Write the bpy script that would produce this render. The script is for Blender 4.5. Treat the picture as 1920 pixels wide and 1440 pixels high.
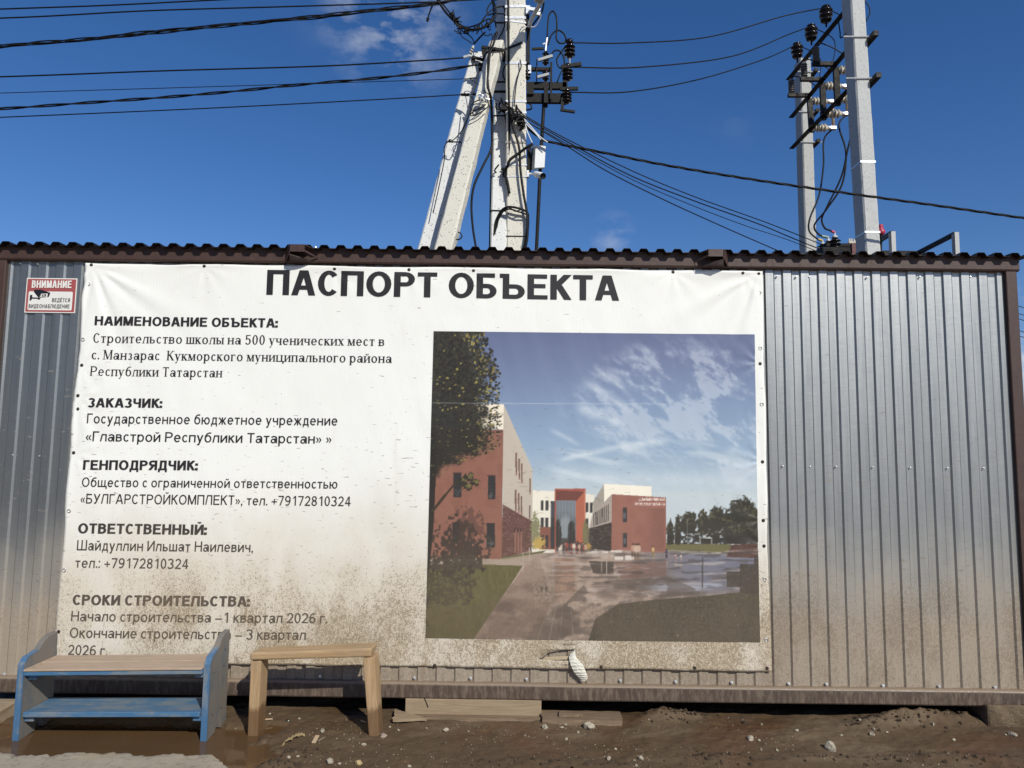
import bpy, bmesh, math, random
import numpy as np
from mathutils import Vector, Matrix, Quaternion
from mathutils.geometry import tessellate_polygon
for o in list(bpy.data.objects): bpy.data.objects.remove(o)
S = bpy.context.scene
COL = S.collection
random.seed(7); RNG = np.random.default_rng(7)
# ------------------------------------------------------------------ camera
FPX, PW, PH = 1380.0, 1920, 1440
YAW, PITCH, ROLL = [math.radians(a) for a in (-0.212, 5.783, 0.718)]
CAM = Vector((0, -4.7, 1.56))
_f = Vector((math.sin(YAW)*math.cos(PITCH), math.cos(YAW)*math.cos(PITCH), math.sin(PITCH)))
_r = Vector((math.cos(YAW), -math.sin(YAW), 0)); _u = _r.cross(_f)
RT = math.cos(ROLL)*_r + math.sin(ROLL)*_u; UP = -math.sin(ROLL)*_r + math.cos(ROLL)*_u; FW = _f
cd = bpy.data.cameras.new('camera'); cd.sensor_width = 36; cd.lens = 36*FPX/PW; cd.clip_start = .05; cd.clip_end = 3000
cam = bpy.data.objects.new('camera', cd); COL.objects.link(cam)
m = Matrix((RT, UP, -FW)).transposed().to_4x4(); m.translation = CAM; cam.matrix_world = m
S.camera = cam
# ------------------------------------------------------------------ light
SUN_EL, SUN_AZ = 36.0, 30.0          # az: towards +X from the wall normal (-Y)
sd = Vector((math.sin(math.radians(SUN_AZ))*math.cos(math.radians(SUN_EL)), -math.cos(math.radians(SUN_AZ))*math.cos(math.radians(SUN_EL)), math.sin(math.radians(SUN_EL))))
sl = bpy.data.lights.new('sun', 'SUN'); sl.energy = 4.2; sl.angle = math.radians(.5); sl.color = (1, .962, .85)
so = bpy.data.objects.new('sun', sl); COL.objects.link(so); so.location = (6, -10, 12); so.rotation_euler = (-sd).to_track_quat('-Z', 'Y').to_euler()
S.view_settings.view_transform = 'Standard'; S.view_settings.look = 'None'; S.view_settings.gamma = 1
S.view_settings.exposure = 0.0; S.view_settings.use_curve_mapping = False
W = bpy.data.worlds.new('World'); S.world = W; W.use_nodes = True
def pxdir(px, py):
    return (FW + RT*((px-PW/2)/FPX) - UP*((py-PH/2)/FPX)).normalized()
def build_world():
    nt = W.node_tree; N = nt.nodes; L = nt.links
    bg = N['Background']; bg.inputs['Strength'].default_value = .088
    sky = N.new('ShaderNodeTexSky'); sky.sky_type = 'NISHITA'; sky.sun_disc = False
    sky.sun_elevation = math.radians(SUN_EL); sky.sun_rotation = math.radians(180-SUN_AZ)
    sky.air_density = 1.0; sky.dust_density = .22; sky.ozone_density = 3.2; sky.altitude = 100
    tc = N.new('ShaderNodeTexCoord')
    nz = N.new('ShaderNodeTexNoise'); nz.inputs['Scale'].default_value = 15; nz.inputs['Detail'].default_value = 9; nz.inputs['Roughness'].default_value = .58
    mp = N.new('ShaderNodeMapping'); mp.inputs['Scale'].default_value = (1, 1, 1.9)
    L.new(tc.outputs['Generated'], mp.inputs['Vector']); L.new(mp.outputs[0], nz.inputs['Vector'])
    def mth(op, a, b=None, c=None):
        n = N.new('ShaderNodeMath'); n.operation = op
        for i, v in enumerate((a, b, c)):
            if v is None: continue
            if isinstance(v, (int, float)): n.inputs[i].default_value = v
            else: L.new(v, n.inputs[i])
        return n.outputs[0]
    total = None
    # cloud spots as directions in the sky: (px, py, angular radius deg, amount)
    for (px, py, rad, am) in ((742, 40, 5.6, .95), (640, 10, 5, .08), (1150, 440, 2.0, .42), (1378, 232, 2.0, .05), (1960, 700, 6.5, 1.25), (2300, 560, 10, .9), (-300, 500, 8, .7)):
        d = pxdir(px, py)
        vm = N.new('ShaderNodeVectorMath'); vm.operation = 'DISTANCE'; L.new(tc.outputs['Generated'], vm.inputs[0]); vm.inputs[1].default_value = d
        q = mth('DIVIDE', vm.outputs['Value'], math.radians(rad)); q = mth('SUBTRACT', 1.0, q); q = mth('MAXIMUM', q, 0.0); q = mth('POWER', q, 1.1); q = mth('MULTIPLY', q, am)
        total = q if total is None else mth('ADD', total, q)
    k = mth('SUBTRACT', nz.outputs['Fac'], .44); k = mth('MULTIPLY', k, 4.0); k = mth('MULTIPLY', k, total)
    cl = N.new('ShaderNodeClamp'); L.new(k, cl.inputs['Value']); cl.inputs['Max'].default_value = .92
    mx = N.new('ShaderNodeMix'); mx.data_type = 'RGBA'
    L.new(cl.outputs[0], mx.inputs['Factor']); hs = N.new('ShaderNodeHueSaturation'); hs.inputs['Saturation'].default_value = 1.26; L.new(sky.outputs[0], hs.inputs['Color']); tn = N.new('ShaderNodeMix'); tn.data_type = 'RGBA'; tn.blend_type = 'MULTIPLY'; tn.inputs['Factor'].default_value = 1; tn.inputs['B'].default_value = (1.03, .965, 1.13, 1); L.new(hs.outputs[0], tn.inputs['A']); L.new(tn.outputs['Result'], mx.inputs['A']); mx.inputs['B'].default_value = (7.2, 7.6, 8.4, 1)
    L.new(mx.outputs['Result'], bg.inputs['Color'])
build_world()
# ------------------------------------------------------------------ pixel -> world helpers (build time only)
def PX(px, py, Y):
    d = FW + RT*((px-PW/2)/FPX) - UP*((py-PH/2)/FPX); t = (Y-CAM.y)/d.y
    return CAM + d*t
def PG(px, py, z=0.0):
    d = FW + RT*((px-PW/2)/FPX) - UP*((py-PH/2)/FPX); t = (z-CAM.z)/d.z
    return CAM + d*t
# ------------------------------------------------------------------ object helpers
def link(o): COL.objects.link(o); return o
def tag(o, label=None, cat=None, group=None, kind=None):
    if label: o['label'] = label
    if cat: o['category'] = cat
    if group: o['group'] = group
    if kind: o['kind'] = kind
    return o
def thing(name, label, cat, loc=(0, 0, 0), group=None):
    o = link(bpy.data.objects.new(name, None)); o.location = loc; o.empty_display_size = .1
    return tag(o, label, cat, group)
def setpar(o, parent):
    if parent is None: return o
    o.parent = parent
    if parent.type == 'EMPTY': o.matrix_parent_inverse = Matrix.Translation(-Vector(parent.location))
    return o
def mesh_obj(name, vs, fs, mat=None, parent=None, smooth=False):
    me = bpy.data.meshes.new(name); me.from_pydata([tuple(v) for v in vs], [], fs); me.update()
    if smooth:
        me.polygons.foreach_set('use_smooth', [True]*len(me.polygons))
    if mat: me.materials.append(mat)
    o = link(bpy.data.objects.new(name, me)); setpar(o, parent)
    return o
def bevel(o, w, seg=2):
    b = o.modifiers.new('bevel', 'BEVEL'); b.width = w; b.segments = seg; b.limit_method = 'ANGLE'; b.angle_limit = math.radians(40); b.harden_normals = False
    return o
class MB:
    def __init__(s): s.v = []; s.f = []
    def add(s, vs, fs):
        b = len(s.v); s.v += [Vector(v) for v in vs]; s.f += [tuple(i+b for i in f) for f in fs]; return s
    def hexa(s, p):     # 8 points: bottom loop 0-3, top loop 4-7
        return s.add(p, [(3,2,1,0),(4,5,6,7),(0,1,5,4),(1,2,6,5),(2,3,7,6),(3,0,4,7)])
    def box(s, a, b):
        (x0,y0,z0),(x1,y1,z1) = a, b
        x0,x1 = min(x0,x1),max(x0,x1); y0,y1 = min(y0,y1),max(y0,y1); z0,z1 = min(z0,z1),max(z0,z1)
        return s.hexa([(x0,y0,z0),(x1,y0,z0),(x1,y1,z0),(x0,y1,z0),(x0,y0,z1),(x1,y0,z1),(x1,y1,z1),(x0,y1,z1)])
    def bar(s, p, q, w, h, up=(0,0,1)):   # box beam from p to q, w across, h along 'up'
        p, q = Vector(p), Vector(q); d = (q-p).normalized(); u = Vector(up); a = d.cross(u)
        if a.length < 1e-4: a = d.cross(Vector((1,0,0)))
        a.normalize(); u = a.cross(d).normalized(); a *= w/2; u *= h/2
        return s.hexa([p-a-u, p+a-u, q+a-u, q-a-u, p-a+u, p+a+u, q+a+u, q-a+u])
    def tube(s, pts, r, n=6, cap=True):
        pts = [Vector(p) for p in pts]; k = len(pts); b = len(s.v)
        t0 = (pts[1]-pts[0]).normalized(); a = t0.cross(Vector((0.13,.2,1))); 
        if a.length < 1e-3: a = t0.cross(Vector((1,0,0)))
        a.normalize()
        for i, p in enumerate(pts):
            t = (pts[min(i+1,k-1)]-pts[max(i-1,0)]).normalized()
            a = (a - t*a.dot(t)); a = a.normalized() if a.length > 1e-6 else t.orthogonal().normalized()
            c = t.cross(a); rr = r[i] if isinstance(r, (list, tuple)) else r
            for j in range(n):
                an = 2*math.pi*j/n; s.v.append(p + (a*math.cos(an)+c*math.sin(an))*rr)
        for i in range(k-1):
            for j in range(n):
                s.f.append((b+i*n+j, b+i*n+(j+1)%n, b+(i+1)*n+(j+1)%n, b+(i+1)*n+j))
        if cap: s.f.append(tuple(b+j for j in reversed(range(n)))); s.f.append(tuple(b+(k-1)*n+j for j in range(n)))
        return s
    def lathe(s, o, d, prof, n=14):       # prof: [(along, radius)]
        o = Vector(o); d = Vector(d).normalized(); a = d.orthogonal().normalized(); c = d.cross(a); b = len(s.v)
        for (l, r) in prof:
            for j in range(n):
                an = 2*math.pi*j/n; s.v.append(o + d*l + (a*math.cos(an)+c*math.sin(an))*max(r, 1e-5))
        for i in range(len(prof)-1):
            for j in range(n):
                s.f.append((b+i*n+j, b+i*n+(j+1)%n, b+(i+1)*n+(j+1)%n, b+(i+1)*n+j))
        s.f.append(tuple(b+j for j in reversed(range(n)))); s.f.append(tuple(b+(len(prof)-1)*n+j for j in range(n)))
        return s
    def extrude(s, poly, vec):            # planar polygon (list of 3d points) extruded by vec
        n = len(poly); P = [Vector(p) for p in poly]; v = Vector(vec)
        return s.add(P+[p+v for p in P], [tuple(reversed(range(n))), tuple(range(n, 2*n))]+[(i, (i+1)%n, n+(i+1)%n, n+i) for i in range(n)])
    def build(s, name, mat, parent=None, smooth=False, bev=0):
        o = mesh_obj(name, s.v, s.f, mat, parent, smooth)
        bm = bmesh.new(); bm.from_mesh(o.data); bmesh.ops.recalc_face_normals(bm, faces=bm.faces); bm.to_mesh(o.data); bm.free()
        if bev: bevel(o, bev)
        return o
def spline(pts, sub=10):
    P = [Vector(p) for p in pts]; out = []
    if len(P) == 2: return [P[0].lerp(P[1], i/sub) for i in range(sub+1)]
    Q = [P[0]*2-P[1]] + P + [P[-1]*2-P[-2]]
    for i in range(1, len(Q)-2):
        a, b, c, d = Q[i-1:i+3]
        for k in range(sub):
            t = k/sub
            out.append(.5*((2*b)+(c-a)*t+(2*a-5*b+4*c-d)*t*t+(3*b-a-3*c+d)*t**3))
    out.append(P[-1]); return out
# ------------------------------------------------------------------ numpy noise
_lat = np.random.default_rng(3).random((256, 256))
def vnoise(x, y):
    xi = np.floor(x).astype(int); yi = np.floor(y).astype(int); fx = x-xi; fy = y-yi
    fx = fx*fx*(3-2*fx); fy = fy*fy*(3-2*fy)
    a = _lat[xi % 256, yi % 256]; b = _lat[(xi+1) % 256, yi % 256]; c = _lat[xi % 256, (yi+1) % 256]; d = _lat[(xi+1) % 256, (yi+1) % 256]
    return (a*(1-fx)+b*fx)*(1-fy)+(c*(1-fx)+d*fx)*fy
def fbm(x, y, o=4, g=.5):
    s = 0; a = 1; t = 0
    for i in range(o):
        s = s+a*vnoise(x*2**i+17.3*i, y*2**i+9.1*i); t += a; a *= g
    return s/t
def sstep(a, b, x):
    t = np.clip((x-a)/(b-a), 0, 1); return t*t*(3-2*t)
# ------------------------------------------------------------------ materials
def lin(c):
    return tuple(((v/255)/12.92 if v/255 <= .04045 else ((v/255+.055)/1.055)**2.4) for v in c)
class NT:
    def __init__(s, name):
        s.m = bpy.data.materials.new(name); s.m.use_nodes = True; s.t = s.m.node_tree; s.N = s.t.nodes; s.L = s.t.links
        s.b = s.N['Principled BSDF']; s._p = None
    @property
    def pos(s):
        if s._p is None: s._p = s.N.new('ShaderNodeTexCoord').outputs['Object']
        return s._p
    def put(s, sock, v):
        if isinstance(v, bpy.types.NodeSocket): s.L.new(v, sock)
        elif isinstance(v, (tuple, list)): sock.default_value = (*v, 1) if len(v) == 3 and len(sock.default_value) == 4 else v
        else: sock.default_value = v
    def noise(s, scale, detail=4, rough=.55, vec=None, sc=(1,1,1), rot=(0,0,0), dist=0):
        mp = s.N.new('ShaderNodeMapping'); s.L.new(vec or s.pos, mp.inputs['Vector']); mp.inputs['Scale'].default_value = sc; mp.inputs['Rotation'].default_value = rot
        n = s.N.new('ShaderNodeTexNoise'); s.L.new(mp.outputs[0], n.inputs['Vector'])
        n.inputs['Scale'].default_value = scale; n.inputs['Detail'].default_value = detail; n.inputs['Roughness'].default_value = rough; n.inputs['Distortion'].default_value = dist
        return n.outputs['Fac']
    def voro(s, scale, sc=(1,1,1), rand=1.0, out='Distance'):
        mp = s.N.new('ShaderNodeMapping'); s.L.new(s.pos, mp.inputs['Vector']); mp.inputs['Scale'].default_value = sc
        n = s.N.new('ShaderNodeTexVoronoi'); s.L.new(mp.outputs[0], n.inputs['Vector']); n.inputs['Scale'].default_value = scale; n.inputs['Randomness'].default_value = rand
        return n.outputs[out]
    def math(s, op, a, b=None, c=None):
        n = s.N.new('ShaderNodeMath'); n.operation = op
        for i, v in enumerate((a, b, c)):
            if v is not None: s.put(n.inputs[i], v)
        return n.outputs[0]
    def ramp(s, v, a, b, lo=0.0, hi=1.0, smooth=True):
        n = s.N.new('ShaderNodeMapRange'); n.interpolation_type = 'SMOOTHSTEP' if smooth else 'LINEAR'
        for k, q in zip(('Value', 'From Min', 'From Max', 'To Min', 'To Max'), (v, a, b, lo, hi)): s.put(n.inputs[k], q)
        return n.outputs[0]
    def mix(s, f, a, b, mode='MIX'):
        n = s.N.new('ShaderNodeMix'); n.data_type = 'RGBA'; n.blend_type = mode
        s.put(n.inputs['Factor'], f); s.put(n.inputs['A'], a); s.put(n.inputs['B'], b); return n.outputs['Result']
    def z(s):
        n = s.N.new('ShaderNodeSeparateXYZ'); s.L.new(s.pos, n.inputs[0]); return n.outputs
    def bump(s, h, dist=.003, strength=1.0):
        n = s.N.new('ShaderNodeBump'); n.inputs['Distance'].default_value = dist; n.inputs['Strength'].default_value = strength; s.put(n.inputs['Height'], h)
        s.L.new(n.outputs[0], s.b.inputs['Normal'])
    def set(s, **k):
        for a, v in k.items(): s.put(s.b.inputs[a.replace('_', ' ')], v)
        return s.m
MATS = {}
def simple(name, c, rough=.5, metal=0.0, var=.25, scale=30, bump=0.0, sc=(1,1,1), spec=.5):
    if name in MATS: return MATS[name]
    n = NT(name); f = n.noise(scale, 5, .6, sc=sc)
    n.set(Base_Color=n.mix(f, tuple(v*(1-var) for v in c), tuple(v*(1+var) for v in c)), Roughness=n.ramp(f, .3, .7, max(rough-.08, .03), min(rough+.1, 1)), Metallic=metal, Specular_IOR_Level=spec)
    if bump: n.bump(f, bump)
    MATS[name] = n.m; return n.m
def dirt(n, amount=1.0):
    """mud splashed up from the ground: (speck mask, veil mask)"""
    xyz = n.z(); z = xyz['Z']; x = xyz['X']
    big = n.noise(1.1, 4, .6)
    zz = n.math('ADD', z, n.math('MULTIPLY', n.math('SUBTRACT', big, .5), -.9))
    g = n.ramp(zz, 1.55, .45)                       # 0 high .. 1 low
    pat = n.ramp(n.noise(2.6, 5, .65, sc=(1, 1, .6)), .32, .62, .72, 1.10)
    g = n.math('MULTIPLY', n.math('MULTIPLY', g, pat), n.ramp(x, -2.9, -1.6, .75, 1.0))
    sp = n.noise(190, 3, .65, sc=(1, 1, .75)); sp2 = n.noise(70, 4, .7, sc=(1, 1, .7))
    spk = n.math('ADD', n.math('MULTIPLY', sp, .6), n.math('MULTIPLY', sp2, .4))
    th = n.ramp(g, 0, 1, .74, .455, smooth=False)
    specks = n.ramp(n.math('SUBTRACT', spk, th), 0, .055)
    da = n.noise(42, 2, .5, sc=(.42, 1, 1.9), rot=(0, .35, 0)); zone = n.ramp(zz, 2.3, 1.3)
    dash = n.ramp(n.math('SUBTRACT', n.math('ADD', da, n.math('MULTIPLY', zone, .045)), .715), 0, .02)
    dash = n.math('MULTIPLY', dash, n.ramp(zz, .55, .9)); dash = n.math('MULTIPLY', dash, .85)
    run = n.math('MULTIPLY', n.ramp(n.noise(16, 4, .65, sc=(3, 1, .10)), .56, .74), n.ramp(zz, .95, .35, 0, .55))
    m = n.math('MAXIMUM', n.math('MAXIMUM', specks, dash), run); m = n.math('MULTIPLY', m, .66*amount)
    veil = n.math('MULTIPLY', n.math('POWER', g, .9), .74*amount)
    return m, veil
DIRT_C = (.165, .112, .064); VEIL_C = (.45, .35, .215)
def m_banner():
    n = NT('banner_vinyl'); m, v = dirt(n)
    base = n.mix(n.noise(2.2, 5, .6), (.77, .765, .73), (.83, .83, .80))
    st = n.ramp(n.noise(3.0, 5, .65, sc=(2.5, 1, .35)), .60, .78, 0, .22)
    base = n.mix(st, base, (.55, .49, .38))
    c = n.mix(v, base, VEIL_C); c = n.mix(m, c, DIRT_C)
    weave = n.noise(220, 1, .5, sc=(1, 1, .08))
    n.set(Base_Color=c, Roughness=.55, Specular_IOR_Level=.35); n.bump(n.math('ADD', n.math('MULTIPLY', weave, .25), n.noise(5, 3, .5)), .004, .7)
    return n.m
def m_ink():
    n = NT('printed_black_ink'); m, v = dirt(n)
    c = n.mix(n.math('MULTIPLY', v, .7), (.022, .021, .024), (.2, .16, .12)); c = n.mix(n.math('MULTIPLY', m, .75), c, DIRT_C)
    n.set(Base_Color=c, Roughness=.5, Specular_IOR_Level=.3); return n.m
def m_picture():
    n = NT('printed_picture'); m, v = dirt(n)
    a = n.N.new('ShaderNodeAttribute'); a.attribute_name = 'Col'
    c = n.mix(n.math('MULTIPLY', v, .25), a.outputs['Color'], (.22, .17, .12)); c = n.mix(n.math('MULTIPLY', m, .55), c, (.135, .10, .068))
    n.set(Base_Color=c, Roughness=.48, Specular_IOR_Level=.35); n.bump(n.noise(6, 3, .5), .004, .5)
    return n.m
def m_galv():
    n = NT('galvanised_sheet'); m, v = dirt(n)
    zz = n.z()['Z']
    gr = n.noise(60, 3, .6, sc=(1, 1, .04)); bl = n.noise(9, 4, .6); fl = n.voro(55, out='Color')
    sp = n.N.new('ShaderNodeSeparateColor'); n.L.new(fl, sp.inputs[0])
    base = n.mix(bl, (.325, .331, .326), (.358, .364, .358))
    base = n.mix(n.math('MULTIPLY', sp.outputs[0], .05), base, (.42, .43, .435))
    scr = n.ramp(n.noise(30, 3, .6, sc=(.5, 1, 3), rot=(0, -.25, 0)), .735, .755, 0, .5); base = n.mix(scr, base, (.62, .60, .56))
    stk = n.ramp(n.noise(11, 4, .6, sc=(4, 1, .12)), .45, .75, 0, .35); base = n.mix(stk, base, (.20, .205, .205))
    dusty = n.ramp(n.math('ADD', zz, n.math('MULTIPLY', n.noise(2.5, 4), -.7)), .95, .05)
    tot = n.math('MAXIMUM', m, n.math('MULTIPLY', dusty, .78))
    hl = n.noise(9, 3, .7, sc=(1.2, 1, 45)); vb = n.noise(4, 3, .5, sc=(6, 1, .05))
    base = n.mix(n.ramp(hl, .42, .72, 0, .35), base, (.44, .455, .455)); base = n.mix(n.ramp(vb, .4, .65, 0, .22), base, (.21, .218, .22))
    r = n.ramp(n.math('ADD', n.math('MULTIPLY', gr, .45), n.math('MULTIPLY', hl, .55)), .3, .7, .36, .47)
    c = n.mix(n.math('MULTIPLY', dusty, .82), base, (.345, .275, .20)); c = n.mix(n.math('MULTIPLY', m, .8), c, (.16, .11, .072))
    n.set(Base_Color=c, Metallic=n.math('SUBTRACT', .93, n.math('MULTIPLY', tot, .93)), Roughness=n.math('ADD', r, n.math('MULTIPLY', tot, .4)))
    n.bump(n.math('ADD', n.math('MULTIPLY', bl, 1.0), n.math('MULTIPLY', gr, .10)), .0010, .4)
    return n.m
def m_steel_brown(name, c, dusty=0):
    n = NT(name); f = n.noise(14, 5, .65); d = n.noise(40, 4, .7, sc=(1, 1, .25))
    base = n.mix(f, tuple(v*.75 for v in c), tuple(v*1.25 for v in c))
    if dusty:
        k = n.ramp(d, .42, .66, .1, dusty); base = n.mix(k, base, (.20, .15, .11))
        nn = n.N.new('ShaderNodeNewGeometry'); s = n.N.new('ShaderNodeSeparateXYZ'); n.L.new(nn.outputs['Normal'], s.inputs[0])
        base = n.mix(n.ramp(s.outputs['Z'], .15, .7, 0, .8), base, (.27, .20, .14))   # mud dried on the upper ledge
    else:
        sc = n.ramp(n.noise(30, 5, .7, sc=(.25, 1, 1)), .66, .76, 0, .45); base = n.mix(sc, base, (.19, .14, .11))
    n.set(Base_Color=base, Roughness=n.ramp(d, .3, .7, .38, .62), Specular_IOR_Level=.4); n.bump(f, .0015)
    return n.m
def m_concrete(name, a, b, pits=.55, gran=60, pitd=0.17):
    n = NT(name); f = n.noise(3.5, 6, .65, sc=(1.6, 1.6, .5)); g = n.noise(gran, 4, .7)
    pv = n.voro(34); keep = n.noise(17, 2); pit = n.math('MULTIPLY', n.ramp(pv, pitd*1.35, pitd*.8), n.ramp(keep, .43, .52))
    c = n.mix(f, a, b); c = n.mix(n.math('MULTIPLY', n.ramp(g, .35, .7), .25), c, tuple(v*.6 for v in a))
    st = n.ramp(n.noise(2.0, 5, .6, sc=(4, 4, .25)), .58, .75, 0, .35); c = n.mix(st, c, (a[0]*.75, a[1]*.66, a[2]*.52))
    c = n.mix(n.math('MULTIPLY', pit, pits), c, (.07, .065, .06))
    n.set(Base_Color=c, Roughness=.9, Specular_IOR_Level=.25); n.bump(n.math('SUBTRACT', n.math('MULTIPLY', g, .35), pit), .006, .8)
    return n.m
def m_wood(name, a, b, axis=0, scale=9, dirtz=0.0, rough=.75):
    n = NT(name); sc = [7, 7, 7]; sc[axis] = .45
    gr = n.noise(scale, 5, .65, sc=tuple(sc), dist=.6); fine = n.noise(scale*7, 3, .7, sc=tuple(sc)); blot = n.noise(5, 4, .6)
    c = n.mix(n.ramp(gr, .3, .7), a, b); c = n.mix(n.ramp(fine, .55, .8, 0, .5), c, tuple(v*.5 for v in a))
    c = n.mix(n.ramp(blot, .45, .75, 0, .35), c, (.25, .19, .135))
    if dirtz:
        zz = n.z()['Z']; k = n.ramp(n.math('ADD', zz, n.math('MULTIPLY', n.noise(14, 4, .6, sc=(1, 1, .3)), -.16)), dirtz, dirtz-.05)
        c = n.mix(n.math('MULTIPLY', k, .8), c, (.11, .055, .022))
    n.set(Base_Color=c, Roughness=rough, Specular_IOR_Level=.3); n.bump(n.math('ADD', gr, n.math('MULTIPLY', fine, .5)), .003, .7)
    return n.m
def m_paint(name, blue, grey, wear=.5, axis=0):
    n = NT(name); sc = [6, 6, 6]; sc[axis] = .6
    gr = n.noise(6, 5, .7, sc=tuple(sc)); bl = n.noise(7, 5, .65); fine = n.noise(70, 3, .7, sc=tuple(sc))
    k = n.ramp(n.math('ADD', n.math('MULTIPLY', gr, .5), n.math('MULTIPLY', bl, .5)), .62-wear*.35, .74-wear*.25)
    c = n.mix(n.math('MULTIPLY', k, .9), blue, grey); c = n.mix(n.ramp(fine, .60, .8, 0, .5), c, tuple(v*.55 for v in grey))
    n.set(Base_Color=c, Roughness=n.math('ADD', n.math('MULTIPLY', k, .3), .45), Specular_IOR_Level=.35); n.bump(n.math('ADD', gr, fine), .002, .6)
    return n.m
def m_mud():
    n = NT('wet_mud'); a = n.noise(1.6, 6, .6); b = n.noise(22, 5, .65); g = n.noise(160, 3, .7)
    c = n.mix(a, (.058, .036, .019), (.120, .077, .042)); c = n.mix(n.ramp(b, .5, .75, 0, .6), c, (.12, .082, .048))
    dry = n.ramp(n.noise(.9, 5, .6, sc=(.8, 2.2, 1)), .50, .64, 0, .75); c = n.mix(dry, c, (.150, .106, .065))
    red = n.ramp(n.noise(1.1, 4, .6), .53, .68, 0, .55); c = n.mix(red, c, (.10, .046, .022))
    c = n.mix(n.ramp(g, .68, .8, 0, .5), c, (.26, .21, .15)); c = n.mix(n.ramp(b, .42, .3, 0, .6), c, (.028, .019, .013))
    wet = n.ramp(n.noise(2.3, 4, .55), .46, .62)
    n.set(Base_Color=c, Roughness=n.ramp(wet, 0, 1, .85, .48), Specular_IOR_Level=.35); n.bump(n.math('ADD', n.math('MULTIPLY', b, .8), n.math('MULTIPLY', g, .25)), .010, .8)
    return n.m
def m_asphalt():
    n = NT('dusty_asphalt'); a = n.noise(3, 5, .6); g = n.noise(190, 3, .75)
    c = n.mix(a, (.30, .255, .195), (.46, .40, .31)); c = n.mix(n.ramp(g, .55, .8, 0, .55), c, (.46, .42, .36)); c = n.mix(n.ramp(g, .45, .28, 0, .8), c, (.07, .06, .05)); c = n.mix(n.ramp(n.noise(24, 4, .65), .52, .68, 0, .6), c, (.15, .125, .095))
    y = n.noise(2.2, 4, .55); c = n.mix(n.ramp(y, .5, .66, 0, .5), c, (.40, .32, .20))
    n.set(Base_Color=c, Roughness=.9, Specular_IOR_Level=.25); n.bump(g, .006, .7); return n.m
BLACK_CABLE = simple('black_cable_sheath', (.0045, .0045, .005), .55, 0, .3, 20, spec=.25)
DARK_STEEL = simple('dark_painted_steel', (.0085, .0075, .007), .6, 0, .35, 25, .001, spec=.25)
GREY_STEEL = simple('grey_primed_steel', (.33, .335, .34), .5, .25, .15, 20)
GALV = simple('zinc_plated_steel', (.62, .63, .64), .42, .6, .15, 30)
WHITE_PL = simple('white_plastic', (.74, .75, .75), .4, 0, .05, 10)
BLACK_PORC = simple('dark_brown_porcelain', (.010, .006, .005), .14, 0, .3, 15)
WHITE_PORC = simple('cream_porcelain', (.56, .51, .42), .25, 0, .12, 15)
# ================================================================== GROUND
MOUNDS = [(PG(1715, 1352), .20, .085, .075), (PG(1800, 1352), .16, .06, .05), (PG(1640, 1356), .12, .05, .025), (PG(1245, 1345), .13, .07, .055), (PG(1310, 1348), .12, .05, .02),
          (PG(1340, 1425), .16, .06, .022), (PG(1560, 1428), .30, .05, .018), (PG(1800, 1425), .35, .06, .03), (PG(560, 1408), .12, .04, .015), (PG(1050, 1432), .3, .05, .012), (PG(520, 1432), .08, .03, .028)]
def gz(x, y):
    x = np.asarray(x, float); y = np.asarray(y, float)
    near = np.exp(-((y+.5)/6)**2)*np.exp(-(x/9)**2)
    h = (fbm(x*1.7+5, y*2.6+3, 4)-.5)*.035 + (fbm(x*9, y*13+8, 4)-.5)*.022 + (fbm(x*38+2, y*46, 3)-.5)*.009
    for c, rx, ry, a in MOUNDS:
        g = np.exp(-((x-c.x)/rx)**2-((y-c.y)/ry)**2)
        h = h + a*g*(.55+.9*fbm(x*26+c.x*9, y*30, 4))
    # puddle hollow round the bench
    dx = sstep(-1.26, -1.40, x + (fbm(x*5, y*7, 5, .6)-.5)*.55); dy = sstep(-.20, -.27, y + (fbm(x*5+9, y*6, 5, .6)-.5)*.26)
    h = np.maximum(h - .034*dx*dy, -.0125-.05*dx*dy)
    h = h*near - .002
    h = h + .40*sstep(2.35, 3.2, y)*np.exp(-(x/40)**2)     # bank added behind the cabin, blocks light from under its back
    return h
def axis_vals(a, b, st, far, grow=1.35):
    v = list(np.arange(a, b+1e-6, st)); s = st
    while v[-1] < far: s *= grow; v.append(v[-1]+s)
    s = st
    while v[0] > -far: s *= grow; v.insert(0, v[0]-s)
    return np.array(v)
def grid_mesh(name, X, Y, Z, mat, smooth=True, cols=None):
    ny, nx = X.shape; vs = np.stack([X, Y, Z], -1).reshape(-1, 3)
    i = np.arange(nx*ny).reshape(ny, nx); f = np.stack([i[:-1, :-1], i[:-1, 1:], i[1:, 1:], i[1:, :-1]], -1).reshape(-1, 4)
    me = bpy.data.meshes.new(name); me.vertices.add(len(vs)); me.vertices.foreach_set('co', vs.astype(np.float32).ravel())
    me.loops.add(f.size); me.loops.foreach_set('vertex_index', f.astype(np.int32).ravel()); me.polygons.add(len(f))
    me.polygons.foreach_set('loop_start', np.arange(0, f.size, 4, dtype=np.int32))
    me.polygons.foreach_set('use_smooth', np.ones(len(f), bool)*smooth); me.update(calc_edges=True)
    if cols is not None:
        ca = me.color_attributes.new('Col', 'FLOAT_COLOR', 'POINT'); ca.data.foreach_set('color', cols.astype(np.float32).ravel())
    if mat: me.materials.append(mat)
    return link(bpy.data.objects.new(name, me))
gx = axis_vals(-3.5, 3.5, .011, 900); gy = axis_vals(-1.0, .35, .011, 900)
GX, GY = np.meshgrid(gx, gy)
tag(grid_mesh('ground', GX, GY, gz(GX, GY), m_mud()), kind='structure')
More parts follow.
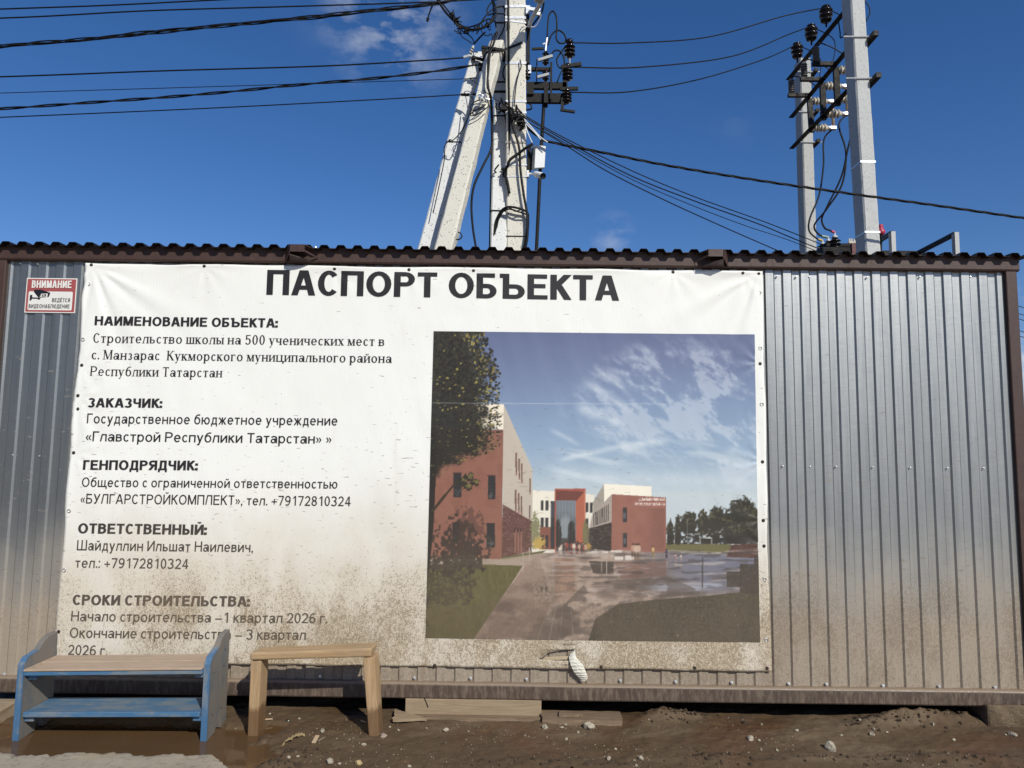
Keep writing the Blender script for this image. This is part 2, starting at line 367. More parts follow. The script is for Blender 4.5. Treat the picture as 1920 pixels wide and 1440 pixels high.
# asphalt road: runs along the cabin, its ragged edge comes nearest the wall at the left
ax = np.concatenate([np.linspace(-60, -3.6, 12), np.arange(-3.5, 3.5, .009), np.linspace(3.6, 60, 12)])
edge = -.665 - .035*(ax+2.4) - .40*sstep(-1.62, -1.18, ax + (fbm(ax*9, ax*0+3, 4)-.5)*.25) + (fbm(ax*3.2, ax*0+1, 4)-.5)*.11 + (fbm(ax*26, ax*0+4, 4)-.5)*.045
edge = np.minimum(edge, -.6)
fr = np.concatenate([np.linspace(0, .25, 26), [.35, .5, .8, 1.2, 2, 3.5, 6]])
AX = np.tile(ax, (len(fr), 1)); AY = edge[None, :] - fr[:, None]
AZ = gz(AX, AY); AZ = np.maximum(AZ*np.exp(-fr/.10)[:, None] + .003*(1-np.exp(-fr/.10))[:, None], -.006) + .009*(1-np.exp(-fr/.05))[:, None] + (fbm(AX*16, AY*22, 5, .6)-.5)*.030*np.exp(-fr/.06)[:, None]
AZ = np.maximum(AZ, gz(AX, AY)+.004)
AZ[0] = np.maximum(gz(AX[0], AY[0]), -.015)-.004
tag(grid_mesh('asphalt_road', AX[::-1], AY[::-1], AZ[::-1], m_asphalt()), kind='structure')
# muddy puddle: level water lying in the hollow
def m_puddle():
    n = NT('muddy_water'); a = n.noise(2.2, 4, .6)
    n.set(Base_Color=n.mix(a, (.085, .047, .022), (.115, .068, .034)), Roughness=.06, Specular_IOR_Level=.5, IOR=1.33); n.bump(n.noise(7, 2, .5), .003, .35); return n.m
ppx = np.linspace(-3.9, -.95, 60); ppy = np.linspace(-.95, -.10, 30); QX, QY = np.meshgrid(ppx, ppy)
tag(grid_mesh('puddle', QX, QY, QX*0-.0165, m_puddle()), kind='structure')
# ================================================================== CABIN
GALV_SHEET = m_galv(); BROWN = m_steel_brown('brown_painted_steel', (.060, .034, .028)); BROWN_D = m_steel_brown('muddy_brown_steel', (.064, .045, .036), .62)
ROOFM = m_steel_brown('dark_brown_roof_sheet', (.009, .006, .005))
XL = PX(19, 495, 0).x; XR = PX(1879, 515, 0).x            # clear wall between the corner posts
PWID = .072; ZB0, ZB1, ZF0 = .098, .192, 2.802; ZROOF = 2.884
DEPTH = 2.40
cabin = thing('site_cabin', 'long grey corrugated steel site cabin with a brown roof edge, carrying the big banner', 'cabin', (0, 1.2, ZB0))
def corr_profile(x0, x1, period, ref, top, slope, h):
    """polyline (x, d) of a trapezoid profile; d=h on the ridge, 0 in the valley; left flank centre at ref+k*period"""
    pts = []; k = math.floor((x0-ref)/period)-1
    while ref+k*period < x1+period:
        a = ref+k*period
        pts += [(a-slope/2, 0), (a+slope/2, h), (a+top-slope/2, h), (a+top+slope/2, 0)]; k += 1
    out = []
    for (p, q) in zip(pts[:-1], pts[1:]):
        for (x, d) in (p, q):
            if x0 <= x <= x1: out.append((x, d))
        for xe in (x0, x1):
            if p[0] < xe < q[0]: t = (xe-p[0])/(q[0]-p[0]); out.append((xe, p[1]+t*(q[1]-p[1])))
    out = sorted(set((round(x, 5), round(d, 5)) for x, d in out)); return out
def sheet(name, prof, fn0, fn1, mat, parent, thick=None, rows=1):
    vs = []; fs = []; n = len(prof)
    for r in range(rows+1):
        t = r/rows
        for (x, d) in prof: vs.append(fn0(x, d).lerp(fn1(x, d), t))
    for r in range(rows):
        for i in range(n-1): fs.append((r*n+i, r*n+i+1, (r+1)*n+i+1, (r+1)*n+i))
    o = mesh_obj(name, vs, fs, mat, parent)
    if thick:
        s = o.modifiers.new('thickness', 'SOLIDIFY'); s.thickness = thick; s.offset = 0
    return o
REF = PX(1450, 1290, 0).x; PER = .11545
prof = corr_profile(XL-.02, XR+.02, PER, REF, .061, .0105, .0105)
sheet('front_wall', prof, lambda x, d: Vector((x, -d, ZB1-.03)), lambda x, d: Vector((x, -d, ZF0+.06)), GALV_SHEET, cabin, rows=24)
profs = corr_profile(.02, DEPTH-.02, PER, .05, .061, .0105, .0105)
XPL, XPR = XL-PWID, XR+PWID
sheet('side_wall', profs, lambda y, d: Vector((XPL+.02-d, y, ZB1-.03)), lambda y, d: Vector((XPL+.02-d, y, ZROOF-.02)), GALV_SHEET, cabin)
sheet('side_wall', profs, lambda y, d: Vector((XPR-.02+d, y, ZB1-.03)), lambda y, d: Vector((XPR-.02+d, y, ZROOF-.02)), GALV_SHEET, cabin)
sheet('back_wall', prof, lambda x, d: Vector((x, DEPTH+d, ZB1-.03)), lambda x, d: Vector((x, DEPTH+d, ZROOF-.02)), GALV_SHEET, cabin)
for (xa, xb) in ((XPL, XL), (XR, XPR)):
    for (ya, yb) in ((-.036, .05), (DEPTH-.05, DEPTH+.036)):
        MB().box((xa, ya, ZB1-.004), (xb, yb, ZF0+.03)).build('corner_post', BROWN, cabin, bev=.006)
# bottom frame beam, rolled upper lip
def rail(name, z0, z1, yf, mat, xa, xb, rr=.018, yb=.06):
    pr = [(yb, z0), (yf+.006, z0), (yf, z0+.008), (yf, z1-rr)]
    for k in range(1, 6):
        an = k/5*math.pi/2; pr.append((yf+rr*(1-math.cos(an)), z1-rr+rr*math.sin(an)))
    pr += [(yb, z1)]
    n = len(pr); vs = []; fs = []
    xs = np.linspace(xa, xb, 60)
    for x in xs:
        w = (fbm(np.array([x*2.0]), np.array([z0*7]), 3)[0]-.5)*.006
        for (y, z) in pr: vs.append((x, y + (w if y < .02 else 0), z + (w*.8)))
    for i in range(len(xs)-1):
        for j in range(n): fs.append((i*n+j, (i+1)*n+j, (i+1)*n+(j+1)%n, i*n+(j+1)%n))
    fs += [tuple(range(n)), tuple(reversed(range((len(xs)-1)*n, len(xs)*n)))]
    o = mesh_obj(name, vs, fs, mat, cabin)
    bm = bmesh.new(); bm.from_mesh(o.data); bmesh.ops.recalc_face_normals(bm, faces=bm.faces); bm.to_mesh(o.data); bm.free(); return o
rail('bottom_beam', ZB0, ZB1, -.052, BROWN_D, XPL-.02, XPR+.02)
MB().box((XPL, DEPTH-.04, ZB0-.2), (XPR, DEPTH+.04, ZB1)).build('bottom_beam', BROWN_D, cabin)  # back beam carried into the ground, added to block light under the cabin
for x in (XPL, XPR-.06): MB().box((x, .06, ZB0), (x+.06, DEPTH-.04, ZB1)).build('bottom_beam', BROWN_D, cabin)
MB().box((XPL+.06, .062, ZB0+.03), (XPR-.06, DEPTH-.042, ZB1-.02)).build('floor', simple('dark_floor_boards', (.03, .024, .02), .8), cabin)
# fascia below the roof edge
def fascia():
    m = MB(); xa, xb = XPL-.03, XPR+.012; pr = [(-.046, ZF0+.10), (-.046, ZF0+.012), (-.040, ZF0+.003), (-.032, ZF0), (.02, ZF0), (.02, ZF0+.10)]
    n = len(pr); vs = []; fs = []
    for x in (xa, xb): vs += [(x, y, z) for y, z in pr]
    fs = [tuple(range(n)), tuple(reversed(range(n, 2*n)))]+[(j, (j+1)%n, n+(j+1)%n, n+j) for j in range(n)]
    m.add(vs, fs); return m.build('fascia', BROWN, cabin)
fascia()
# roof sheet: trapezoid profile, seen end on
rprof = corr_profile(XPL-.10, XPR+.085, .1078, PX(12.5, 452, -.088).x-.028, .055, .0155, .024)
sheet('roof_sheet', rprof, lambda x, d: Vector((x, -.098, ZROOF+d)), lambda x, d: Vector((x, DEPTH+.08, ZROOF+.02+d)), ROOFM, cabin, thick=.0014)
MB().box((XPL, -.02, ZF0+.101), (XPR, DEPTH, ZF0+.103+.0)).build('ceiling', simple('dark_ceiling', (.03, .025, .022), .8), cabin)
# lifting lugs welded on the fascia
def lug(xa, xb, flip):
    m = MB(); yf = -.046; p = .086; z0, z1 = ZF0+.004, ZF0+.094
    w = xb-xa; t = .004
    X = (lambda u: xa+u) if not flip else (lambda u: xb-u)
    # splayed cheek on one side, front plate, top plate, gusset tongue below, open other side
    def plate(pts, vec): m.extrude([Vector((X(a), b, c)) for a, b, c in pts], vec)
    plate([(0, yf, z0), (.052, yf-p, z0+.035), (.052, yf-p, z1), (0, yf, z1)], (t if not flip else -t, 0, 0))
    plate([(.052, yf-p, z0+.047), (.150, yf-p, z0+.047), (.150, yf-p, z1), (.052, yf-p, z1)], (0, t, 0))
    plate([(0, yf, z1), (.052, yf-p, z1), (.150, yf-p, z1), (w, yf, z1-.012)], (0, 0, t))
    plate([(.150, yf-p, z0+.047), (.152, yf-p, z0+.055), (w, yf, z0+.030), (w, yf, z0+.022)], (0, 0, t))
    plate([(.03, yf, z0+.003), (.055, yf-p*.95, z0+.028), (.115, yf-p*.62, z0+.016), (w*.8, yf, z0+.003)], (0, 0, t))
    plate([(.055, yf-p*.9, z0+.03), (.09, yf-p*.4, z0+.012), (.06, yf-.002, z0+.006), (.045, yf-.002, z0+.04)], (0, 0, t))
    return m.build('lifting_lug', BROWN, cabin)
lug(PX(534, 480, -.05).x, PX(597, 480, -.05).x, False)
lug(PX(1301, 490, -.05).x, PX(1366, 490, -.05).x, True)
def screw(px, py, Y, parent, name='screw', r=.0065, mat=None):
    p = PX(px, py, Y); return MB().lathe(p, (0, -1, 0), [(-.004, r*1.5), (.0015, r*1.5), (.002, r), (.0055, r*.9), (.006, 0)], 8).build(name, mat or GALV, parent)
for px, py in ((707, 1270), (777, 1271), (882, 1271.5), (987, 1273.5), (1163, 1276), (1267, 1278.5), (1372, 1280), (1479, 1282), (1550, 1283), (1656, 1286), (1761, 1287), (1866, 1289), (8, 1264), (600, 1268)):
    screw(px, py, -.0115, cabin)
for px, py in ((1468, 874), (1519, 875), (1568, 875), (1637, 876), (1707, 877), (1777, 878), (1845, 878), (24, 853), (74, 855)):
    screw(px, py, -.0115, cabin, r=.0035)
for px, py in ((39, 494), (71, 495), (1457, 518), (1493, 519), (1517, 519), (1626, 520), (1725, 519), (1820, 519)): screw(px, py, -.0115, cabin, r=.004)
for px in (590, 1335): 
    p = PX(px, 468, -.05); MB().lathe((p.x, -.03, ZROOF+.0215), (0, 0, 1), [(0, .012), (.003, .012), (.004, .007), (.009, .006), (.0095, 0)], 8).build('roof_screw', GALV, cabin)
# ================================================================== BLOCKS UNDER THE CABIN
WOODA = m_wood('old_sawn_timber', (.26, .19, .12), (.33, .25, .165), 0)
WOODG = m_wood('weathered_grey_timber', (.22, .165, .115), (.30, .235, .165), 0, 7)
def plank(name, label, pxs, Y, dep, mat, z1=None, z0=None, cat='timber', jit=.0):
    a = PX(pxs[0], pxs[1], Y); b = PX(pxs[2], pxs[3], Y)
    zz1 = a.z if z1 is None else z1; zz0 = b.z if z0 is None else z0
    t = thing(name, label, cat, ((a.x+b.x)/2, Y+dep/2, zz0))
    return t, a.x, b.x, zz0, zz1
t, xa, xb, z0, z1 = plank('timber_block', 'pale sawn timber beam laid flat under the middle of the cabin', (760, 1308, 1015, 1343), -.045, .16, WOODA, z1=ZB0+.001, z0=-.004)
o = MB().box((xa, -.047, z0), (xb, .12, z1)).build('beam', WOODA, t, bev=.006)
nl = MB().tube([PX(796, 1309, -.049), PX(803, 1326, -.052)], .0022, 5).build('nail', DARK_STEEL, t)
# cracked block, right
def rough_block(name, label, p0, p1, Y, dep, mat, seed, cat, zmin=-.03, rad=.02):
    a = PX(p0[0], p0[1], Y); b = PX(p1[0], p1[1], Y); rng = np.random.default_rng(seed)
    x0, x1, zt, zb = a.x, b.x, a.z, zmin
    o = MB().box((x0, Y, zb), (x1, Y+dep, zt)).build(name, mat)
    bm = bmesh.new(); bm.from_mesh(o.data); bmesh.ops.bevel(bm, geom=bm.edges[:], offset=rad, segments=3, affect='EDGES', profile=.5)
    bmesh.ops.subdivide_edges(bm, edges=bm.edges[:], cuts=5, use_grid_fill=True)
    bmesh.ops.triangulate(bm, faces=[f for f in bm.faces if len(f.verts) > 4])
    for v in bm.verts:
        q = float(fbm(np.array([v.co.x*14+seed]), np.array([v.co.z*14+v.co.y*9]), 4)[0])-.5
        v.co.y += q*.022; v.co.z += q*.012 if v.co.z > zb+.03 else 0; v.co.x += q*.01
        if v.co.z > zt-.002: v.co.z = min(v.co.z, ZB0-.001) if abs(zt-ZB0) < .05 else v.co.z
    bm.to_mesh(o.data); bm.free()
    for p in o.data.polygons: p.use_smooth = True
    return tag(o, label, cat)
def m_clay(name, a, b):
    n = NT(name); f = n.noise(9, 6, .7); cr = n.voro(16, out='Distance'); g = n.noise(60, 4, .7)
    c = n.mix(n.ramp(f, .3, .7), a, b); c = n.mix(n.ramp(g, .45, .25, 0, .6), c, tuple(v*.4 for v in a)); n.set(Base_Color=c, Roughness=.9, Specular_IOR_Level=.2)
    n.bump(n.math('ADD', f, n.math('MULTIPLY', g, .6)), .02, .8); return n.m
rough_block('wooden_block', 'cracked mud-covered round wooden block propping up the right end of the cabin', (1852, 1322), (1935, 1362), -.10, .22, m_clay('cracked_muddy_timber', (.10, .07, .045), (.19, .14, .09)), 3, 'block', rad=.028)
t, xa, xb, z0, z1 = plank('timber_block', 'weathered timber block lying under the left end of the cabin beside the blue bench', (-40, 1297, 29, 1350), -.15, .3, WOODG, z1=.092, z0=-.02)
MB().hexa([(xa, -.36, z0), (xb-.045, -.36, z0), (xb, -.10, z0), (xa, -.10, z0), (xa, -.36, z1-.03), (xb-.03, -.36, z1-.035), (xb, -.12, z1), (xa, -.12, z1)]).build('beam', WOODG, t, bev=.012)
# broken boards lying along the cabin
def board(name, label, quad, z0, z1, mat, ragged=True, cat='board', seed=1):
    rng = np.random.default_rng(seed); P = [PG(*q, z1) for q in quad]
    poly = []
    for i in range(4):
        a, b = P[i], P[(i+1) % 4]; n = 12 if (a-b).length > .2 else 6
        for k in range(n):
            p = a.lerp(b, k/n)
            if ragged and k: p += Vector((rng.normal()*.004, rng.normal()*.004, 0))
            poly.append(p)
    o = MB().extrude([Vector((p.x, p.y, z0)) for p in poly], (0, 0, z1-z0)).build(name, mat); return tag(o, label, cat)
MUDWOOD = m_wood('mud_stained_board', (.14, .095, .06), (.24, .17, .11), 0, 8)
board('broken_board', 'thin splintered board lying in the mud right of the pale timber beam', [(1017, 1349), (1166, 1351), (1163, 1334), (1012, 1331)], -.01, .022, MUDWOOD, seed=4)
board('broken_board', 'loose splinter of rotten wood resting on the broken board right of the pale timber', [(1048, 1341), (1092, 1341), (1096, 1335), (1050, 1332)], .024, .034, MUDWOOD, seed=5)
board('board', 'thin board half buried in the mud under the pale timber beam', [(735, 1346), (1014, 1347), (1010, 1338), (742, 1336)], -.012, .008, MUDWOOD, seed=6)
board('wood_wedge', 'split wooden wedge lying at the left end of the pale timber beam', [(737, 1349), (800, 1347), (764, 1336), (741, 1329)], .0095, .024, WOODA, seed=8, cat='wood piece')
# ================================================================== BLUE BENCH
BLUE = m_paint('worn_blue_paint', (.055, .135, .25), (.185, .20, .215), .48, 2); BLUEH = m_paint('worn_blue_shelf_paint', (.05, .14, .265), (.17, .195, .215), .55, 0)
SIDEP = m_paint('dusty_blue_side', (.095, .125, .150), (.185, .160, .135), .80, 2); SEATM = m_wood('dusty_seat_board', (.37, .27, .195), (.45, .345, .26), 0, 8)
def nail(p, d, par, name='screw_head', r=.005): return MB().lathe(p, d, [(0, r), (.0012, r*.8), (.0014, 0)], 8).build(name, DARK_STEEL, par)
bench = thing('bench', 'old blue painted wooden bench with a lower shelf and tall side boards in a puddle', 'bench', (-2.17, -.3, 0))
YF, YBK = -.485, -.195
def side_board(xa, xb, pyt, ptop, name, yf, yb, ztop, zstep, notch=True):
    D_ = yb-yf; poly = [(yf, -.022), (yf, zstep), (yf+.10*D_, zstep+.035), (yf+.42*D_, ztop-.060), (yf+.56*D_, ztop-.022), (yf+.70*D_, ztop-.004), (yb, ztop+.006), (yb+.004, ztop-.03), (yb+.006, -.012)]
    if notch: poly += [(yb-.075, -.012), (yb-.115, .085), (yb-.155, -.012)]
    m = MB(); m.extrude([Vector((xa, y, z)) for y, z in poly], (xb-xa, 0, 0)); o = m.build(name, SIDEP, bench, bev=.003)
    # brighter paint on the front edge strip
    e = MB().extrude([Vector((xa-.001, y, z)) for y, z in [(yf-.002, -.022), (yf-.002, zstep), (yf+.10*D_-.002, zstep+.036), (yf+.42*D_-.002, ztop-.059), (yf+.42*D_+.002, ztop-.063), (yf+.10*D_+.003, zstep+.032), (yf+.004, zstep), (yf+.004, -.022)]], (xb-xa+.002, 0, 0)).build('front_edge', BLUE, o)
    return o
def zat(px, py, Y): return PX(px, py, Y).z
xl0, xl1 = PX(28.5, 1320, YF).x, PX(39.5, 1320, YF).x
xr0, xr1 = PX(379.5, 1320, YF+.03).x, PX(390.5, 1320, YF+.03).x
zst = zat(35, 1247, YF); ztp = zat(80, 1185, YBK)
side_board(xl0, xl1, 0, 0, 'side_board', YF, YBK, ztp, zst)
side_board(xr0, xr1, 0, 0, 'side_board', YF+.03, YBK+.01, zat(418, 1182, YBK), zat(388, 1246, YF+.03))
zs = zat(40, 1255, YF); zsb = zat(386, 1250, YF+.02); print('bench', zst, ztp, zs, xl1, xr0)
def slab(name, x0, x1, y0, y1, zl, zr, th, mat, par, bev=.003, back=0.0):
    return MB().hexa([(x0, y0, zl-th), (x1, y0, zr-th), (x1, y1, zr-th+back), (x0, y1, zl-th+back), (x0, y0, zl), (x1, y0, zr), (x1, y1, zr+back), (x0, y1, zl+back)]).build(name, mat, par, bev=bev)
ym = (YF+YBK)/2
st = slab('seat_board', xl1, xr0, YF-.004, ym-.003, zs, zsb, .012, SEATM, bench); slab('seat_board', xl1, xr0, ym+.003, YBK, zs+.001, zsb+.001, .012, SEATM, bench)
slab('seat_rail', xl1, xr0, YF+.002, YF+.03, zs-.0155, zsb-.0155, .020, BLUEH, bench)
zh = zat(46, 1336, YF+.01); zhr = zat(378, 1334, YF+.02)
slab('shelf', xl1+.004, xr0-.006, YF+.012, YBK-.02, zh, zhr, .028, BLUEH, bench, bev=.004)
for (x, z) in ((xl1+.002, zs-.036), (xr0-.052, zsb-.036), (xl1+.002, zh-.029), (xr0-.052, zhr-.029)):
    MB().box((x, YF+.035, z-.028), (x+.05, YBK-.03, z)).build('cleat', BLUE, bench, bev=.003)
for z, y in ((zs-.03, YF+.09), (zs-.03, YBK-.06), (zh-.03, YF+.10), (zh-.03, YBK-.07), (zs+.06, YBK-.05)): nail((xr1+.0005, y, z), (1, 0, 0), bench)
for x in (xl1+.03, (xl1+xr0)/2, xr0-.03):
    for y in (YF+.04, ym-.04, ym+.04, YBK-.03): nail((x, y, zs+.0005), (0, 0, 1), bench, 'nail_head', .004)
# ================================================================== WOODEN TRESTLE STOOL
stool = thing('trestle_stool', 'narrow unpainted wooden trestle stool of three thick planks standing in the mud', 'stool', (-1.13, -.31, 0))
SW = m_wood('stool_timber', (.32, .205, .105), (.42, .295, .17), 0, 8); SWV = m_wood('stool_leg_timber', (.32, .205, .105), (.43, .30, .175), 2, 8, dirtz=.085)
ysf, ysb = -.375, -.235
def q(px, py, Y): return PX(px, py, Y)
a0, a1, b0, b1 = q(467.5, 1239, ysf), q(467.5, 1224.5, ysf), q(696, 1232.5, ysf), q(696, 1215.5, ysf)
o = MB().hexa([a0, b0, (b0.x, ysb, b0.z+.002), (a0.x+.01, ysb, a0.z+.003), a1, b1, (b1.x+.012, ysb, b1.z), (a1.x+.02, ysb, a1.z)]).build('seat_plank', SW, stool); bevel(o, .012, 3)
def leg(t0, t1, b0, b1, yt, yb, ytb, ybb):
    T0, T1, B0, B1 = q(*t0, yt), q(*t1, yt), q(*b0, yb), q(*b1, yb)
    return MB().hexa([(B0.x, yb, -.02), (B1.x, yb, -.02), (B1.x, ybb, -.02), (B0.x, ybb, -.02), (T0.x, yt, T0.z), (T1.x, yt, T1.z), (T1.x+.005, ytb, T1.z), (T0.x+.005, ytb, T0.z)]).build('leg', SWV, stool, bev=.005)
leg((470, 1240.5), (489.5, 1239), (464, 1375), (482.5, 1375), ysf+.008, -.372, ysb-.015, -.238)
leg((680, 1233.5), (702, 1232.5), (692, 1377), (711, 1377), ysf+.008, -.380, ysb-.012, -.245)
# ================================================================== LETTERING (own stroke glyphs, Cyrillic)
class GB:
    def __init__(s, w, n, serif, X): s.w, s.n, s.sf, s.X = w, n, serif, X; s.P = []
    def quad(s, *p): s.P.append(('q', list(p)))
    def bar(s, x, y, up=1):                   # serif slab
        if s.sf: s.quad((x-s.w*.5-.075, y), (x+s.w*.5+.075, y), (x+s.w*.5+.075, y+.035*up), (x-s.w*.5-.075, y+.035*up))
    def V(s, x, a, b, ser='tb', w=None):
        w = (w or s.w)/2; s.quad((x-w, a), (x+w, a), (x+w, b), (x-w, b))
        if 'b' in ser: s.bar(x, a)
        if 't' in ser: s.bar(x, b, -1)
    def H(s, y, a, b, t=None):
        t = (t or s.n)/2; s.quad((a, y-t), (b, y-t), (b, y+t), (a, y+t))
    def D(s, x0, y0, x1, y1, w=None, ser=''):
        w = w or s.w; L = math.hypot(x1-x0, y1-y0); h = w*L/max(abs(y1-y0), .01)/2; h = min(h, w*1.1)
        s.quad((x0-h, y0), (x0+h, y0), (x1+h, y1), (x1-h, y1))
        if 'b' in ser: s.bar(x0, y0, 1 if y0 < y1 else -1)
        if 't' in ser: s.bar(x1, y1, -1 if y1 > y0 else 1)
    def A(s, cx, cy, rx, ry, a0, a1, w=None, n=None):
        w = w or s.w; n = n or s.n; k = max(4, int(abs(a1-a0)/18)); o = []; i = []
        for j in range(k+1):
            a = math.radians(a0+(a1-a0)*j/k); c, q = math.cos(a), math.sin(a)
            o.append((cx+rx*c, cy+ry*q)); i.append((cx+(rx-w)*c, cy+(ry-n)*q))
        s.P.append(('s', (o, i)))
    def dot(s, x, y, r=None):
        r = r or s.w*.55
        if s.sf: s.A(x, y, r, r, 0, 360, r*.98, r*.98)
        else: s.quad((x-r, y-r), (x+r, y-r), (x+r, y+r), (x-r, y+r))
def bowl(g, x0, x1, y0, y1):                   # right-hand bowl from x0 to x1
    r = (y1-y0)/2; rx = min(r*1.05, (x1-x0)*.6); g.H(y1-g.n/2, x0, x1-rx+.005); g.H(y0+g.n/2, x0, x1-rx+.005); g.A(x1-rx, (y0+y1)/2, rx, r, -90, 90)
def glyph(ch, g):
    w, n, X = g.w, g.n, g.X; h = w/2; sf = g.sf; N = n if sf else w   # N: thin diagonal
    low = ch.islower(); T = X if low else 1.0
    k = ch.lower() if ch.lower() in 'винкптшщцьыъюямлдгжхэч' else None
    if k:
        q = .80 if low else 1.0
        Wd = {'в': .66, 'и': .72, 'н': .72, 'к': .64, 'п': .72, 'т': .62, 'ш': .98, 'щ': 1.0, 'ц': .76, 'ь': .64, 'ы': .88, 'ъ': .80, 'ю': 1.02, 'я': .70, 'м': .84, 'л': .70, 'д': .74, 'г': .54, 'ж': .95, 'х': .66, 'э': .7, 'ч': .66}[k]*q
        if k in 'ипнцшщ':
            g.V(h, 0, T); g.V(Wd-h, 0, T) if k not in 'шщ' else g.V(Wd-h, 0, T)
            if k == 'и': g.D(h, w*.1, Wd-h, T-w*.1, N)
            if k == 'п': g.H(T-n/2, h, Wd-h)
            if k == 'н': g.H(T*.53, h, Wd-h)
            if k in 'шщ': g.V(Wd/2, 0, T); g.H(n/2, h, Wd-h)
            if k in 'цщ': g.H(n/2, h, Wd+.06); g.V(Wd+.08, -.2, n, '')
            return Wd + (.08 if k in 'цщ' else 0)
        if k == 'в': g.V(h, 0, T, ''); bowl(g, 0 if not sf else -.07, Wd*.94, T*.48, T); bowl(g, 0 if not sf else -.07, Wd, 0, T*.48+n); return Wd
        if k == 'к':
            g.V(h, 0, T); g.D(h+.02, T*.46, Wd-h*.9, T, N, 't'); g.D(Wd-h*.8, 0, Wd*.40, T*.58, w, 'b'); return Wd
        if k == 'т': g.V(Wd/2, 0, T, 'b'); g.H(T-n/2, 0, Wd); 
        if k == 'т' and sf: g.quad((0, T), (.05, T), (.02, T-.24), (0, T-.24)); g.quad((Wd-.05, T), (Wd, T), (Wd, T-.24), (Wd-.02, T-.24))
        if k == 'т': return Wd
        if k in 'ьыъ':
            x = h if k != 'ъ' else .20*q; 
            if k == 'ъ': g.H(T-n/2, 0, x)
            g.V(x, 0, T, 't' if k != 'ъ' else ''); e = Wd if k != 'ы' else Wd*.68
            bowl(g, x, e, 0, T*.58)
            if k == 'ы': g.V(Wd-h, 0, T)
            return Wd
        if k == 'ю': g.V(h, 0, T); g.H(T*.52, h, Wd*.4); g.A(Wd*.65, T/2, Wd*.35, T/2+.01, 0, 360); return Wd
        if k == 'я':
            g.V(Wd-h, 0, T); r = T*.29; c = r*1.05; g.A(c, T-r, c, r, 90, 270); g.H(T-n/2, c, Wd-h); g.H(T-2*r+n/2, c, Wd-h); g.D(h*.9, 0, Wd*.52, T*.45, w, 'b'); return Wd
        if k == 'м':
            g.V(h*(.8 if sf else 1), 0, T, 'tb', n*1.3 if sf else None); g.V(Wd-h, 0, T); g.D(Wd/2, 0.02, h*1.3, T, w); g.D(Wd/2, .02, Wd-h*1.3, T, N); return Wd
        if k == 'л': g.V(Wd-h, 0, T); g.D(h*.7, 0, Wd*.30, T, N*1.5 if sf else w*.95, 'b'); g.H(T-n/2, Wd*.22, Wd-h); return Wd
        if k == 'д':
            g.V(Wd-h-.05, 0, T, ''); g.D(.14*q+h*.4, 0, Wd*.32, T, N if sf else w*.95); g.H(T-n/2, Wd*.25, Wd-h-.05); g.H(n/2, 0, Wd); u = w*.8
            g.quad((0, -.2), (u, -.2), (u, n), (0, n)); g.quad((Wd-u, -.2), (Wd, -.2), (Wd, n), (Wd-u, n)); return Wd
        if k == 'г': g.V(h, 0, T); g.H(T-n/2, h, Wd); 
        if k == 'г' and sf: g.quad((Wd-.04, T), (Wd, T), (Wd, T-.2), (Wd-.02, T-.2))
        if k == 'г': return Wd
        if k == 'ж':
            g.V(Wd/2, 0, T)
            for a, b in ((h, Wd*.40), (Wd-h, Wd*.60)): g.D(a, 0, b, T*.54, w*.9, 'b'); g.D(b, T*.48, a, T, N*.9, 't')
            return Wd
        if k == 'х': g.D(h, 0, Wd-h, T, N, 'bt'); g.D(Wd-h, 0, h, T, w, 'bt'); return Wd
        if k == 'э': g.A(Wd/2, T/2, Wd/2, T/2+.01, -130, 130); g.H(T/2, Wd*.35, Wd-h); return Wd
        if k == 'ч': g.V(Wd-h, 0, T); g.V(h, T*.62, T, 't'); g.A(T*.24, T*.63, T*.24, T*.23, 180, 270); g.H(T*.40+n/2, T*.24, Wd-h); return Wd
    if ch in 'йЙ':
        a = glyph('и' if low else 'И', g); g.A(a/2, T+.27, .17, .16, 190, 350, w*.7, n*.7); return a
    if ch in 'Ёё': a = glyph('Е' if not low else 'е', g); g.dot(a*.32, T+.14, w*.5); g.dot(a*.72, T+.14, w*.5); return a
    if ch in 'А':
        Wd = .74; g.D(h*.9, 0, Wd/2-h*.35, 1, N, 'b'); g.D(Wd-h*.9, 0, Wd/2+h*.35, 1, w, 'b'); g.H(.31, Wd*.22, Wd*.78); return Wd
    if ch in 'СсCО0о':
        Wd = {'С': .70, 'с': .53, 'О': .80, 'о': .60, '0': .56}[ch]; t = 1 if ch == '0' else T
        g.A(Wd/2, t/2, Wd/2, t/2+.012, *((42, 318) if ch in 'Сс' else (0, 360))); return Wd-(.05 if ch in 'Сс' else 0)
    if ch in 'Рр':
        Wd = .66 if not low else .58
        if not low: g.V(h, 0, 1); bowl(g, h, Wd, .42, 1)
        else: g.V(h, -.28, X); g.A(Wd/2, X/2, Wd/2, X/2+.012, -165, 165)
        return Wd
    if ch == 'Б': g.V(h, 0, 1); g.H(1-n/2, 0, .58); bowl(g, h, .64, 0, .58); return .65
    if ch == 'Е': g.V(h, 0, 1); g.H(1-n/2, h, .62); g.H(.53, h, .57); g.H(n/2, h, .64); return .64
    if ch in 'Зз3':
        t = X if ch == 'з' else 1; r = .30*t; g.A(.27*t**.5, t*.74, r, t*.26+.01, -90, 150); g.A(.27*t**.5, t*.27, r*1.08, t*.28+.01, -150, 90); return (.60 if t == 1 else .48)
    if ch in 'Уу':
        Wd = .66 if not low else .54; b = 0 if not low else -.28
        g.D(Wd*.52, T*(.30 if not low else .02), h*.9, T, w, 't'); g.D(Wd*.30, b, Wd-h*.9, T, N, 't'); g.H(b+n/2, Wd*.08, Wd*.33); return Wd
